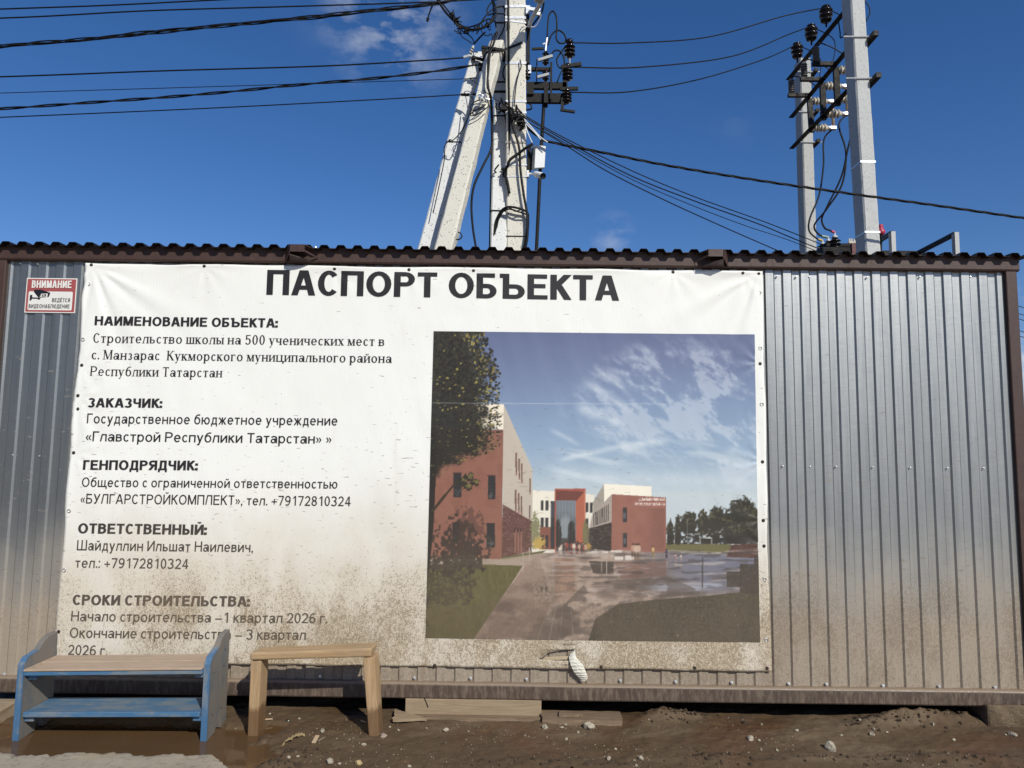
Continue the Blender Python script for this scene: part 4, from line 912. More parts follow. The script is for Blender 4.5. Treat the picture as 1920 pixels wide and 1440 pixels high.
    for a, t_, b_ in ((980, 1034, 1072), (992, 1026, 1058), (1127, 1030, 1072), (1136, 1038, 1077)): blend(rect(a, t_, a+1.6, b_), rgb(176, 158, 140))
    blend(poly([(1100, 1090), (1250, 1080), (1320, 1110), (1160, 1130), (1115, 1170), (1050, 1196), (1040, 1150)])*sstep(.48, .62, F(.035, .06, 5, 21))*.6, rgb(84, 70, 64)); blend(poly([(1090, 1140), (1140, 1140), (1120, 1196), (1085, 1196)])*sstep(.5, .65, F(.08, .1, 4, 33))*.6, rgb(178, 148, 124))
    lawn = poly([(795, 1062), (860, 1056), (980, 1060), (968, 1080), (888, 1198), (790, 1200)]); gr = F(.5, .12, 3, 60); blend(lawn, rgb(94, 87, 44)); blend(lawn*sstep(.4, .7, gr)*.6, rgb(116, 106, 58)); blend(lawn*sstep(1090, 1190, y)*.35, rgb(76, 64, 36))
    bush = sstep(1.15, .75, ((x-830)/68)**2+((y-1100)/42)**2+(F(.08, .1, 5, 2)-.5)*2.2); blend(bush*sstep(.30, .55, F(.3, .3, 3, 41))*.75, rgb(58, 50, 36))
    rg = poly([(1115, 1160), (1159, 1131), (1230, 1123), (1318, 1117), (1385, 1110), (1430, 1062), (1430, 1210), (1100, 1210)]); e = sstep(.3, .45, F(.12, .2, 4, 8)+.25*rg-.05)*rg; blend(e, rgb(76, 66, 49)); blend(e*sstep(.52, .62, F(.55, .5, 2, 4))*.45, rgb(100, 88, 66)); blend(e*sstep(.5, .4, F(.5, .5, 2, 14))*.5, rgb(54, 46, 35))
    sp_ = .78+.22*sstep(.4, .6, F(.5, .5, 2, 3)); blend(rect(1362, 1071, 1390, 1100)*sp_, rgb(60, 52, 45)); blend(rect(1386, 1057, 1430, 1112)*sp_, rgb(60, 52, 44)); blend(rect(1413, 1040, 1430, 1060)*sp_, rgb(62, 50, 44))
    # shrub in front of the brick
    sh = sstep(1.1, .8, ((x-862)/46)**2+((y-1030)/52)**2+(F(.16, .14, 5, 90)-.5)*4.5); blend(sh*.88, rgb(52, 42, 35)); sh2 = sstep(1.1, .8, ((x-880)/22)**2+((y-985)/34)**2+(F(.2, .12, 5, 70)-.5)*5); blend(sh2*.5, rgb(74, 48, 40))
    blend(rect(796, 1040, 905, 1066)*sstep(.42, .55, F(.2, .2, 4, 6)), rgb(70, 60, 48))
    # the tree at the left edge
    tr = poly([(796, 800), (816, 790), (818, 900), (814, 985), (806, 1070), (790, 1080)]); blend(tr, rgb(40, 33, 27))
    for a, b, wd in (((812, 958), (836, 928), 2.6), ((836, 928), (858, 902), 1.8), ((850, 700), (876, 685), 2), ((846, 745), (860, 700), 3), ((876, 685), (900, 690), 1.2), ((900, 695), (937, 708), 1)):
        L = math.hypot(b[0]-a[0], b[1]-a[1]); t = np.clip(((x-a[0])*(b[0]-a[0])+(y-a[1])*(b[1]-a[1]))/L**2, 0, 1); d = np.hypot(x-a[0]-t*(b[0]-a[0]), y-a[1]-t*(b[1]-a[1])); blend((d < wd)*1.0, rgb(58, 46, 30))
    edge = np.interp(y, [615, 650, 700, 760, 800, 840, 862, 880, 905], [905, 922, 938, 936, 942, 940, 890, 850, 815])
    dens = sstep(0, 60, edge-x)*.9+.12; dens = dens*(x < edge+3)
    leafn = np.random.default_rng(5); nl = 5200
    lx = 800+leafn.random(nl)*146; ly = 615+leafn.random(nl)*285; ed = np.interp(ly, [615, 650, 700, 760, 800, 840, 862, 880, 905], [905, 922, 938, 936, 942, 940, 890, 850, 815])
    basem = sstep(8, 50, edge-x + (F(.09, .09, 4, 55)-.5)*70); blend(basem*.93, rgb(36, 32, 24))
    px0, py0 = x[0], y[:, 0]; H_, W_ = x.shape
    sx_ = W_/(x[:, -1]-x[:, 0]).mean(); sy_ = H_/(y[-1]-y[0]).mean()
    for i in range(nl):
        dd = ed[i]-lx[i]
        if dd < 0 or leafn.random() > .25+dd/45: continue
        r1, r2, an = 1.3+leafn.random()*1.5, 1.9+leafn.random()*2.2, leafn.random()*1.2-.6; q = leafn.random(); bright = q > (.84 if dd < 45 else .965)
        c = (rgb(158, 142, 62) if q > .94 else rgb(122, 110, 52)) if bright else (rgb(30, 27, 21) if q < .45 else rgb(52, 47, 30))
        ci, ri = (lx[i]-x[H_//3, 0])*sx_, (ly[i]-y[0, W_//8])*sy_; k = int(5*max(sx_, sy_)); a0, a1, b0, b1 = max(int(ri)-k, 0), min(int(ri)+k, H_), max(int(ci)-k, 0), min(int(ci)+k, W_)
        if a1 <= a0 or b1 <= b0: continue
        xx, yy = x[a0:a1, b0:b1]-lx[i], y[a0:a1, b0:b1]-ly[i]; ca, sa = math.cos(an), math.sin(an)
        mk = (((xx*ca+yy*sa)/r1)**2+((-xx*sa+yy*ca)/r2)**2 < 1); img[a0:a1, b0:b1][mk] = c
    for cx, cy in ((868, 902), (880, 895), (890, 905), (876, 912)):
        blend(sstep(1.0, .8, ((x-cx)/9)**2+((y-cy)/8)**2+(F(.35, .35, 3, cx)-.5)*3), rgb(48, 42, 28)); blend(sstep(1.0, .8, ((x-cx-3)/5)**2+((y-cy+2)/4)**2+(F(.5, .5, 2, cy)-.5)*3)*.7, rgb(140, 128, 60))
    blend((np.abs(y-757.5-.004*(x-1100)-(F(.02, .001, 3)-.5)*3) < .7)*sstep(1300, 1200, x)*.5, rgb(196, 200, 204))   # crease
    a = img.reshape(ny, ss, nx, ss, 3).mean((1, 3))/255.0
    g_ = a.mean(-1, keepdims=True); a = g_+(a-g_)*.80; a = np.where(a <= .04045, a/12.92, ((a+.055)/1.055)**2.4)*.98+.008
    ug = np.linspace(0, 1, nx); vg = np.linspace(0, 1, ny); U, V = np.meshgrid(ug, vg); Xg, Zg = bil(U, V, 0), bil(U, V, 2)
    col = np.concatenate([a, np.ones((ny, nx, 1))], -1)
    o = grid_mesh('school_picture', Xg[::-1], bsurf(Xg, Zg)[::-1]-.0028, Zg[::-1], m_picture(), cols=col[::-1]); setpar(o, banner)
picture()
# ================================================================== CCTV WARNING SIGN
SY = -.0165
s00, s10, s11, s01 = PX(46, 586, SY), PX(140.5, 587, SY), PX(144.5, 521.5, SY), PX(50, 521.5, SY)
sign = thing('warning_sign', 'small red and white video surveillance warning sign with a camera pictogram', 'sign', (s00.x, SY, s00.z))
sx0, sx1, sz0, sz1 = (s00.x+s01.x)/2, (s10.x+s11.x)/2, (s00.z+s10.z)/2, (s01.z+s11.z)/2
SRED = simple('faded_red_print', (.34, .075, .075), .4, 0, .12, 30); SWH = simple('white_sign_face', (.72, .71, .68), .4, 0, .06, 12); SBK = simple('sign_black_print', (.012, .012, .016), .4, 0, .1, 10)
sw, sh_ = sx1-sx0, sz1-sz0
MB().box((sx0, SY, sz0), (sx1, SY+.004, sz1)).build('panel', SWH, sign)
SP = lambda u, v, k=1: Vector((sx0+u*sw, SY-.0005*k, sz0+v*sh_))
def flat(pts, mat, name, par, k=1, holes=()):
    polys = [[SP(*p, k) for p in pts]]+[[SP(*p, k) for p in h] for h in holes]
    allv = [v for p in polys for v in p]; t = tessellate_polygon([[Vector((v.x, v.z, 0)) for v in p] for p in polys]); return mesh_obj(name, allv, [tuple(f) for f in t], mat, par)
def rr(u0, v0, u1, v1, r, asp):
    out = []
    for cx, cy, a in ((u1-r, v1-r*asp, 0), (u0+r, v1-r*asp, 90), (u0+r, v0+r*asp, 180), (u1-r, v0+r*asp, 270)):
        for k in range(5): an = math.radians(a+22.5*k); out.append((cx+r*math.cos(an), cy+r*asp*math.sin(an)))
    return out
flat(rr(.018, .025, .985, .972, .012, 1.4), SRED, 'red_border', sign, 1, [rr(.058, .075, .935, .615, .03, 1.4)[::-1]])
ss_ = lambda k: (lambda x, z: SY-.0005*k)
lettering('lettering', 'ВНИМАНИЕ', sx0+.115*sw, sx0+.905*sw, sz0+.71*sh_, sz0+.715*sh_, .215*sh_, ss_(2), SWH, sign, w=.24, n=.17, gap=.11)
lettering('lettering', 'ВЕДЁТСЯ', sx0+.54*sw, sx0+.895*sw, sz0+.315*sh_, sz0+.318*sh_, .105*sh_, ss_(2), SBK, sign, w=.15, n=.12, gap=.17)
lettering('lettering', 'ВИДЕОНАБЛЮДЕНИЕ', sx0+.085*sw, sx0+.895*sw, sz0+.135*sh_, sz0+.139*sh_, .105*sh_, ss_(2), SBK, sign, w=.15, n=.12, gap=.17)
cp = flat([(.165, .655), (.185, .66), (.30, .665), (.49, .575), (.30, .565), (.275, .44), (.255, .44), (.16, .60)], SBK, 'camera_pictogram', sign, 3)
flat([(.30, .56), (.49, .572), (.465, .46), (.28, .43)], SBK, 'outline', cp, 4); flat([(.313, .545), (.445, .55), (.435, .455), (.295, .445)], SWH, 'face', cp, 5); flat([(.335, .525), (.415, .53), (.405, .465), (.325, .463)], SBK, 'lens', cp, 6); flat([(.355, .51), (.385, .512), (.38, .485), (.35, .483)], SWH, 'glint', cp, 7)
flat([(.09, .50), (.135, .515), (.14, .42), (.125, .36), (.09, .34)], SBK, 'mount', cp, 4); flat([(.12, .44), (.26, .43), (.30, .425), (.295, .385), (.265, .375), (.25, .40), (.12, .405)], SBK, 'arm', cp, 5)
# ================================================================== POLES AND LINES
CA = m_concrete('pale_grey_concrete', (.66, .665, .65), (.78, .785, .77), .8); CB = m_concrete('beige_concrete', (.67, .64, .555), (.77, .74, .65), .9); CN = m_concrete('new_grey_concrete', (.47, .475, .47), (.58, .585, .575), .25, 30); CR = m_concrete('rough_grey_concrete', (.40, .40, .385), (.56, .56, .545), .8, 110)
class Pole:
    """tapered concrete pole with chamfered corners; axis through two points"""
    def __init__(s, name, label, mat, p0, p1, ztop, w0, w1, d0, d1, group='concrete utility poles behind the cabin', rotz=0.0, chip=0.004):
        p0, p1 = Vector(p0), Vector(p1); a = (p1-p0)/(p1.z-p0.z)
        s.base = p0-a*p0.z; s.a = a; s.ztop = ztop; s.w = (w0, w1); s.d = (d0, d1)
        s.root = thing(name, label, 'utility pole', (s.base.x, s.base.y, 0), group)
        ax = Vector((math.cos(rotz), math.sin(rotz), 0)); ay = Vector((-math.sin(rotz), math.cos(rotz), 0)); s.ax, s.ay = ax, ay
        z0 = -.05; n = 90; c = .016; vs = []; fs = []
        for i in range(n+1):
            z = z0+(ztop-z0)*i/n; C = s.at(z); hw, hd = s.half(z)
            ring = [(-hw+c, -hd), (hw-c, -hd), (hw, -hd+c), (hw, hd-c), (hw-c, hd), (-hw+c, hd), (-hw, hd-c), (-hw, -hd+c)]
            for k, (u, v) in enumerate(ring):
                q = (fbm(np.array([z*9+k*3.1]), np.array([p0.x*7+k]), 4)[0]-.5)*2*chip
                vs.append(C+ax*(u*(1-abs(q)))+ay*v+ax*q)
        for i in range(n):
            for k in range(8): fs.append((i*8+k, i*8+(k+1) % 8, (i+1)*8+(k+1) % 8, (i+1)*8+k))
        fs += [tuple(reversed(range(8))), tuple(range(n*8, n*8+8))]
        mesh_obj('shaft', vs, fs, mat, s.root)
    def at(s, z): return s.base+s.a*z
    def half(s, z):
        t = z/s.ztop; return (s.w[0]+(s.w[1]-s.w[0])*t)/2, (s.d[0]+(s.d[1]-s.d[0])*t)/2
    def zpx(s, py):          # height on the front face seen at image row py
        lo, hi = .5, 12
        for _ in range(40):
            m_ = (lo+hi)/2; P = s.at(m_)-s.ay*s.half(m_)[1]-CAM; v = PH/2-FPX*P.dot(UP)/P.dot(FW)
            if v > py: lo = m_
            else: hi = m_
        return lo
    def band(s, py, h=.022, mat=None, tilt=0.0, t=.004):
        z = s.zpx(py); C = s.at(z); hw, hd = s.half(z); hw += t; hd += t; m = MB(); vs = []
        for dz in (-h/2, h/2):
            for k, (u, v) in enumerate(((-hw, -hd), (hw, -hd), (hw, hd), (-hw, hd))): vs.append(C+s.a*dz+s.ax*u+s.ay*v+Vector((0, 0, tilt*u)))
        m.add(vs, [(0,1,5,4),(1,2,6,5),(2,3,7,6),(3,0,4,7)]); o = m.build('steel_band', mat or GALV, s.root)
        sd2 = o.modifiers.new('thickness', 'SOLIDIFY'); sd2.thickness = .003; sd2.offset = 0; return o
    def front(s, px, py, off=.02):     # point just in front of the pole seen at that pixel
        z = s.zpx(py); C = s.at(z)-s.ay*s.half(z)[1]; return PX(px, py, C.y-off)
YM = 3.4
def fpx(px, py, Y, Yc): p = PX(px, py, Y); return Vector((p.x, Yc, p.z))
pm = Pole('concrete_pole', 'upright beige concrete pole carrying the switch gear and white box', CB, PX(968.5, 468, YM), PX(966.5, 0, YM), 8.2, .222, .232, .20, .20)
for py, h, mt, tl in ((12, .03, GALV, .03), (33, .03, GALV, 0), (40.5, .02, GALV, -.12), (118, .03, GALV, .02), (190, .022, GALV, 0), (211, .022, GALV, 0), (267, .022, simple('grey_band_paint', (.3, .29, .27), .6), 0), (309, .02, GALV, 0), (331, .014, GALV, 0), (443, .012, DARK_STEEL, 0)): pm.band(py, h, mt, tl)
pw = Pole('concrete_pole', 'upright pale grey concrete pole standing just behind the beige pole', CA, PX(934.5, 468, 3.36), PX(945, 0, 3.84), 8.0, .182, .182, .18, .18)
for py, h, mt in ((217, .018, DARK_STEEL), (395, .018, DARK_STEEL), (154, .02, DARK_STEEL), (172, .03, DARK_STEEL), (43, .02, DARK_STEEL)): pw.band(py, h, mt)
pb = Pole('concrete_pole', 'leaning beige concrete strut pole, in front of the pale leaning one', CB, PX(834, 468, 3.0), PX(932, 85, 3.25), PX(932, 82, 3.25).z, .252, .158, .19, .15, rotz=-.16, chip=.010)
pl_ = Pole('concrete_pole', 'leaning pale grey concrete strut pole, the leftmost of the four poles', CA, PX(799, 468, 3.36), PX(896, 103, 3.55), PX(896, 103, 3.55).z, .215, .150, .18, .15, rotz=.05)
pl_.band(266, .012, DARK_STEEL); pb.band(95, .02, DARK_STEEL, 0.2)
# yokes tying the strut heads to the upright poles
def part(m, name, mat, root, **k): return m.build(name, mat, root, **k)
def PB(x0, y0, x1, y1, Y, dep): a, b = PX(x0, y0, Y), PX(x1, y1, Y); return MB().box((a.x, Y, a.z), (b.x, Y+dep, b.z))
def barpx(p, q, w, h, Yp, Yq=None, m=None):
    return (m or MB()).bar(PX(*p, Yp), PX(*q, Yq if Yq is not None else Yp), w, h)
part(barpx((903, 88), (943, 94), .02, .03, 3.14), 'yoke_bar', DARK_STEEL, pb.root); part(barpx((942, 95), (979, 80), .02, .025, 3.14, 3.27), 'yoke_bar', DARK_STEEL, pb.root)
mm = MB(); mm.extrude([PX(902, 88, 3.32), PX(915, 92, 3.32), PX(908, 122, 3.32)], (0, .05, 0)); part(mm, 'yoke_plate', DARK_STEEL, pb.root)
part(MB().hexa([PX(942, 116, 3.35), PX(957, 116, 3.35), PX(957, 116, 3.6), PX(942, 116, 3.6), PX(943, 92, 3.35), PX(957, 86, 3.35), PX(957, 86, 3.6), PX(943, 92, 3.6)]), 'yoke_block', DARK_STEEL, pb.root)
part(MB().extrude([PX(884, 104, 3.44), PX(892, 106, 3.44), PX(887, 122, 3.44)], (0, .06, 0)), 'yoke_plate', DARK_STEEL, pl_.root); part(barpx((886, 107), (908, 113), .02, .03, 3.43), 'yoke_bar', DARK_STEEL, pl_.root)
part(barpx((928, 42), (953, 44), .03, .03, 3.8), 'yoke_bar', DARK_STEEL, pw.root)
part(PB(950, 57, 957, 29, 3.3, (3.45)-(3.3)), 'clamp', DARK_STEEL, pm.root); part(PB(986, 45, 992.5, 25, 3.3, (3.45)-(3.3)), 'clamp', DARK_STEEL, pm.root)
part(PB(986.5, 118, 994, 52, 3.3, (3.42)-(3.3)), 'clamp', DARK_STEEL, pm.root)
# lifting loop on the beige strut
lp = [pb.front(853, 434, -.08), pb.front(863, 437, -.06), pb.front(866, 444, -.06), pb.front(860, 449, -.06), pb.front(850, 448, -.08)]
MB().tube(spline(lp, 6), .007, 6).build('lifting_loop', DARK_STEEL, pb.root)
# ---- switch gear on the beige pole
YS = 3.35
sg = thing('pole_switch', 'black pole mounted switch with porcelain insulators and grey blades on the beige pole', 'switch gear', PX(990, 190, YS))
def insul(p, d, L, r, n, mat, name, par, neck=.45):
    pr = [(0, r*neck)]; st = L/(n+.6)
    for k in range(n):
        b = st*(k+.4); pr += [(b, r*neck), (b+st*.10, r*.92), (b+st*.22, r), (b+st*.50, r*.78), (b+st*.62, r*neck)]
    pr += [(L, r*neck), (L, 0)]
    return MB().lathe(p, d, pr, 18).build(name, mat, par, True)
part(PB(987, 165, 1064, 154, YS, (YS+.05)-(YS)), 'crossarm', DARK_STEEL, sg); part(PB(987, 191, 1060, 175, YS+.02, (YS+.07)-(YS+.02)), 'crossarm', DARK_STEEL, sg)
part(PB(1031, 186, 1035.5, 116, YS-.02, (YS+.0)-(YS-.02)), 'upright_plate', DARK_STEEL, sg); part(PB(1005, 154, 1007.5, 110, YS-.02, (YS)-(YS-.02)), 'upright_plate', DARK_STEEL, sg)
part(PB(988, 131, 1032, 126, YS, (YS+.04)-(YS)), 'frame_bar', DARK_STEEL, sg); part(PB(1020, 192, 1028, 160, YS-.03, (YS+.1)-(YS-.03)), 'gear_housing', DARK_STEEL, sg); part(barpx((997, 92), (1020, 91), .02, .025, YS), 'frame_bar', DARK_STEEL, sg)
part(PB(988, 176, 1001, 165, YS-.01, (YS+.03)-(YS-.01)), 'gear_housing', DARK_STEEL, sg)
part(barpx((1009, 113), (1036, 105), .028, .03, YS-.05), 'switch_blade', GREY_STEEL, sg); part(barpx((1008, 145), (1029, 139), .028, .03, YS-.05), 'switch_blade', GREY_STEEL, sg)
insul(PX(1023, 122, YS), (0, 0, 1), .165, .040, 4, BLACK_PORC, 'insulator', sg); insul(PX(1023, 152, YS), (0, 0, 1), .13, .040, 3, BLACK_PORC, 'insulator', sg); insul(PX(989, 150, YS-.02), (0, 0, 1), .14, .036, 3, BLACK_PORC, 'insulator', sg)
part(PB(990, 137, 996, 122, YS-.04, (YS-.02)-(YS-.04)), 'terminal_plate', GALV, sg); part(MB().tube([PX(1023, 96, YS), PX(1024, 84, YS), PX(1026, 71, YS)], .012, 8), 'terminal_stud', GALV, sg); part(barpx((1018, 83), (1023, 81), .012, .012, YS), 'terminal_stud', GALV, sg)
part(MB().tube([PX(1020, 190, YS+.03), PX(1017, 240, YS+.04), PX(1013, 310, YS+.05), PX(1011, 360, YS+.05), PX(1005.5, 475, YS+.05), PX(1003, 560, YS+.05)], .021, 10), 'operating_rod', DARK_STEEL, sg, smooth=True)
for (a, b, r) in (((1068, 108), 33, .066), ((1064, 151), 30, .064), ((1062, 194), 27, .064)):
    p = PX(*a, YS+.02); L = (PX(a[0], a[1]-b, YS+.02)-p).z
    o = insul(p, (0, 0, 1), L*.8, r, 3, BLACK_PORC, 'line_insulator', sg); MB().lathe(p+Vector((0, 0, L*.78)), (0, 0, 1), [(0, r*.5), (L*.1, r*.62), (L*.22, r*.55), (L*.25, 0)], 14).build('cap', BLACK_PORC, o, True)
part(MB().tube([PX(1068, 108, YS+.02), PX(1068, 122, YS+.02)], .012, 8), 'insulator_pin', GREY_STEEL, sg); part(barpx((1052, 126), (1090, 120), .03, .04, YS), 'bracket', DARK_STEEL, sg); part(barpx((1050, 167), (1084, 166), .03, .035, YS), 'bracket', DARK_STEEL, sg)
m = MB(); m.bar(PX(1055, 184, YS), PX(1054, 206, YS), .035, .03, (0, 1, 0)); m.bar(PX(1050.5, 206, YS), PX(1078, 210, YS), .03, .025); part(m, 'bracket', DARK_STEEL, sg); part(MB().bar(PX(1059.5, 128, YS+.02), PX(1057, 196, YS+.02), .045, .04, (0, 1, 0)), 'bracket_post', DARK_STEEL, sg)
# ---- white control box, camera, street lamp
yb_ = 3.26
bx = thing('control_box', 'small white electrical cabinet strapped to the right side of the beige pole', 'cabinet', PX(1005, 316, yb_))
cb = MB().hexa([PX(1002, 315, yb_), PX(1021, 314, yb_+.02), PX(1020, 317, yb_+.26), PX(993, 320, yb_+.2), PX(1004, 272, yb_), PX(1023.5, 274, yb_+.02), PX(1021, 275, yb_+.26), PX(997, 274, yb_+.2)]).build('case', simple('light_grey_enamel', (.60, .62, .62), .4, 0, .05, 8), bx, bev=.004)
part(PB(988, 318, 996, 272, yb_+.1, (yb_+.25)-(yb_+.1)), 'mounting_plate', DARK_STEEL, bx)
cc = thing('security_camera', 'white bullet security camera under the white electrical cabinet', 'camera', PX(1006, 328, 3.22))
ca, cb2 = PX(1003, 326, 3.30), PX(1018, 330, 3.10); dr = cb2-ca
MB().lathe(ca, dr, [(0, .020), (.004, .030), (.05, .034), (dr.length*.9, .034), (dr.length, .031), (dr.length, 0)], 18).build('camera_body', WHITE_PL, cc, True)
MB().lathe(cb2-dr.normalized()*.006, dr, [(0, .0335), (.012, .0335), (.013, .028), (.008, .024), (.008, 0)], 18).build('lens_hood', BLACK_CABLE, cc, True)
MB().tube([PX(988, 326, 3.34), PX(996, 326, 3.33), ca], .012, 8).build('bracket', WHITE_PL, cc); part(PB(987, 331, 992, 319, 3.30, (3.36)-(3.30)), 'junction_box', WHITE_PL, cc)
lm = thing('street_lamp', 'street lamp on a short white tube arm at the top of the beige pole', 'street lamp', PX(992, 40, 3.3))
MB().tube([PX(991, 62, 3.36), PX(994, 42, 3.28), PX(1005, 20, 3.15), PX(1018, -2, 3.0), PX(1032, -30, 2.85)], .024, 12).build('lamp_arm', simple('white_tube_paint', (.72, .73, .73), .4, 0, .05, 6), lm, True)
a, b = PX(1004, 2, 3.0), PX(1018, -28, 2.7); MB().hexa([PX(1001, 6, 3.05), PX(1017, 9, 3.05), PX(1024, -40, 2.6), PX(1006, -42, 2.6), PX(1001, 0, 3.05), PX(1018, 2, 3.05), PX(1026, -52, 2.6), PX(1005, -53, 2.6)]).build('lamp_head', simple('lamp_grey', (.42, .43, .43), .45, 0, .08, 8), lm, bev=.02)
part(PB(986, 25, 994, 10, 3.27, (3.30)-(3.27)), 'clamp_plate', GALV, lm); part(barpx((993, 17), (1013, 20), .03, .035, 3.24), 'clamp_plate', GALV, lm); part(barpx((1003, 25), (1013, 27), .03, .035, 3.22), 'clamp_plate', GALV, lm)
# ---- cables
def extend(pts, group):      # carry the span on past the edge of the photograph
    P = [Vector(p) if isinstance(p, Vector) else PX(*p) for p in pts]
    if group and group.startswith('overhead wires left'): P.insert(0, P[0]+(P[0]-P[1])*3.5)
    if group and group.startswith('service lines') and pts[-1][0] > 2000: P.append(P[-1]+(P[-1]-P[-2])*4)
    return P
def cable(name, label, pts, r, cat='cable', group=None, mat=None, sub=10, n=6):
    o = MB().tube(spline(extend(pts, group), sub), r, n).build(name, mat or BLACK_CABLE, None, True); return tag(o, label, cat, group)
def twisted(name, label, pts, r, k=3, pitch=.55, R=None, cat='cable', group=None, irr=0):
    path = spline(extend(pts, group), 30); m = MB(); R = R or r*1.1; L = [0]
    for a, b in zip(path[:-1], path[1:]): L.append(L[-1]+(b-a).length)
    for j in range(k):
        pp = []
        for i, p in enumerate(path):
            an = 2*math.pi*(L[i]/pitch+j/k); t = (path[min(i+1, len(path)-1)]-path[max(i-1, 0)]).normalized(); a = t.cross(Vector((0, 0, 1))).normalized(); c = t.cross(a)
            ir = 1+irr*math.sin(L[i]*3.1+j*2.2); pp.append(p+(a*math.cos(an)+c*math.sin(an))*R*ir)
        m.tube(pp, r, 5)
    o = m.build(name, BLACK_CABLE, None, True); return tag(o, label, cat, group)
GW = 'overhead wires left of the poles'
YC = 3.30
cable('overhead_wire', 'topmost single wire at the upper left, leaving the frame early', [(-500, 34, 3.2), (0, 17, 3.3), (200, 10, 3.4), (403, 0, 3.5), (700, -14, 3.6), (930, -30, 3.9)], .0085, 'wire', GW)
cable('overhead_wire', 'second single wire from the top left, just above the thick twisted cable', [(-500, 47, 3.2), (0, 34, 3.3), (280, 20, 3.4), (550, 12, 3.5), (800, 4, 3.6), (933, -3, 3.85)], .0085, 'wire', GW)
twisted('overhead_cable', 'thick loosely twisted black cable sloping across the upper left sky', [(-500, 130, 3.0), (0, 87, 3.1), (145, 76, 3.15), (300, 59, 3.2), (430, 46, 3.25), (600, 31, 3.3), (700, 20, 3.35), (812, 8, 3.4), (860, -4, 3.5), (935, -22, 3.85)], .0078, 4, 1.3, .015, group=GW, irr=.45)
cable('overhead_wire', 'single wire ending at the glass insulator by the strut head', [(-500, 158, 3.2), (0, 144, 3.3), (300, 133, 3.35), (600, 124, 3.4), (800, 113, 3.42), (872, 108, 3.44)], .0085, 'wire', GW)
cable('overhead_wire', 'thinnest wire crossing behind the lower twisted cable at the left', [(-500, 190, 3.0), (0, 174.5, 3.1), (380, 163, 3.2), (850, 148.5, 3.28), (882, 148.5, 3.30), (920, 180, 3.05), (960, 205, 3.2)], .0042, 'wire', GW)
twisted('overhead_cable', 'lower twisted pair cable clamped between the two leaning struts', [(-500, 235, 3.0), (0, 204, 3.1), (150, 193.5, 3.15), (300, 183, 3.2), (430, 172, 3.22), (560, 159, 3.25), (700, 147, 3.28), (820, 133, 3.3), (897, 121, 3.32)], .0085, 2, .9, .0095, group=GW)
part(PB(897, 127, 908, 118, 3.28, (3.36)-(3.28)), 'cable_clamp', DARK_STEEL, pl_.root)
cable('overhead_wire', 'lowest single wire at the left, ending on the pale leaning strut', [(-500, 240, 3.0), (0, 220, 3.1), (400, 202.5, 3.2), (700, 187, 3.25), (866, 177.5, 3.28), (905, 176, 3.05)], .0062, 'wire', GW)
part(MB().tube([PX(865, 177.5, 3.28), PX(879, 178, 3.24)], .016, 6), 'dead_end_sleeve', DARK_STEEL, pl_.root); part(MB().tube([PX(887, 176.5, 3.2), PX(895, 177, 3.15)], .014, 6), 'dead_end_sleeve', DARK_STEEL, pl_.root)
# spool insulator at the strut head
sp0 = PX(881, 101, 3.44); insul(sp0, PX(889, 84, 3.4)-sp0, .10, .022, 3, WHITE_PORC, 'spool_insulator', pl_.root); part(MB().tube([PX(869, 107.5, 3.44), PX(880, 104, 3.44), PX(886, 106, 3.46)], .018, 6), 'dead_end_clamp', GALV, pl_.root)
GR = 'bare line wires running right from the switch to the platform'
YA, YFAR = 3.74, 5.72
# crossarms between the two right hand poles (they run in depth, along the left faces)
B1a, B1b = PX(1482, 149, 5.75), PX(1614, -20, 3.74); B2a, B2b = PX(1487, 220, 5.72), PX(1606, 69, 3.74); B3a, B3b = PX(1488, 277, 5.72), PX(1608, 148, 3.82)
for A, B in ((B1a, B1b), (B2a, B2b), (B3a, B3b)): zz = (A.z+B.z)/2; A.z = B.z = zz
def onbeam(A, B, px):        # point of beam A-B seen at image column px
    lo, hi = 0., 1.
    for _ in range(40):
        t = (lo+hi)/2; P = A.lerp(B, t)-CAM; u = PW/2+FPX*P.dot(RT)/P.dot(FW)
        if u < px: lo = t
        else: hi = t
    return A.lerp(B, lo)
pn = Pole('concrete_pole', 'near smooth grey concrete pole of the transformer platform at the right', CN, fpx(1638, 470, 3.59, 3.72), fpx(1609, 0, 3.59, 3.72), 7.6, .175, .170, .27, .25)
pf = Pole('concrete_pole', 'far rough grey concrete pole of the transformer platform, behind the fuses', CR, fpx(1521.5, 470, 5.87, 6.0), fpx(1512, 160, 5.87, 6.0), PX(1510, 108, 5.87).z, .17, .165, .26, .25)
for py in (303, 435): pn.band(py, .022, GALV, 0, .002)
for py, ya in ((70, 62), (148, 140)):
    z = pn.zpx(py); C = pn.at(z); hw, hd = pn.half(z); m = MB(); m.tube([C+Vector((-hw-.12, -hd-.012, 0)), C+Vector((hw+.11, -hd-.012, .008))], .009, 6); part(m, 'tie_rod', GALV, pn.root)
    part(MB().bar(C+Vector((hw+.055, -hd-.10, .0)), C+Vector((hw+.055, -hd+.30, .0)), .06, .06), 'angle_piece', DARK_STEEL, pn.root)
for py in (135, 210, 267):
    z = pf.zpx(py); C = pf.at(z); hw, hd = pf.half(z); part(MB().tube([C+Vector((-hw-.1, -hd-.012, 0)), C+Vector((hw+.12, -hd-.012, 0))], .009, 6), 'tie_rod', GALV, pf.root); part(MB().bar(C+Vector((hw+.055, -hd-.06, .01)), C+Vector((hw+.055, -hd+.25, .01)), .05, .05), 'angle_piece', DARK_STEEL, pf.root)
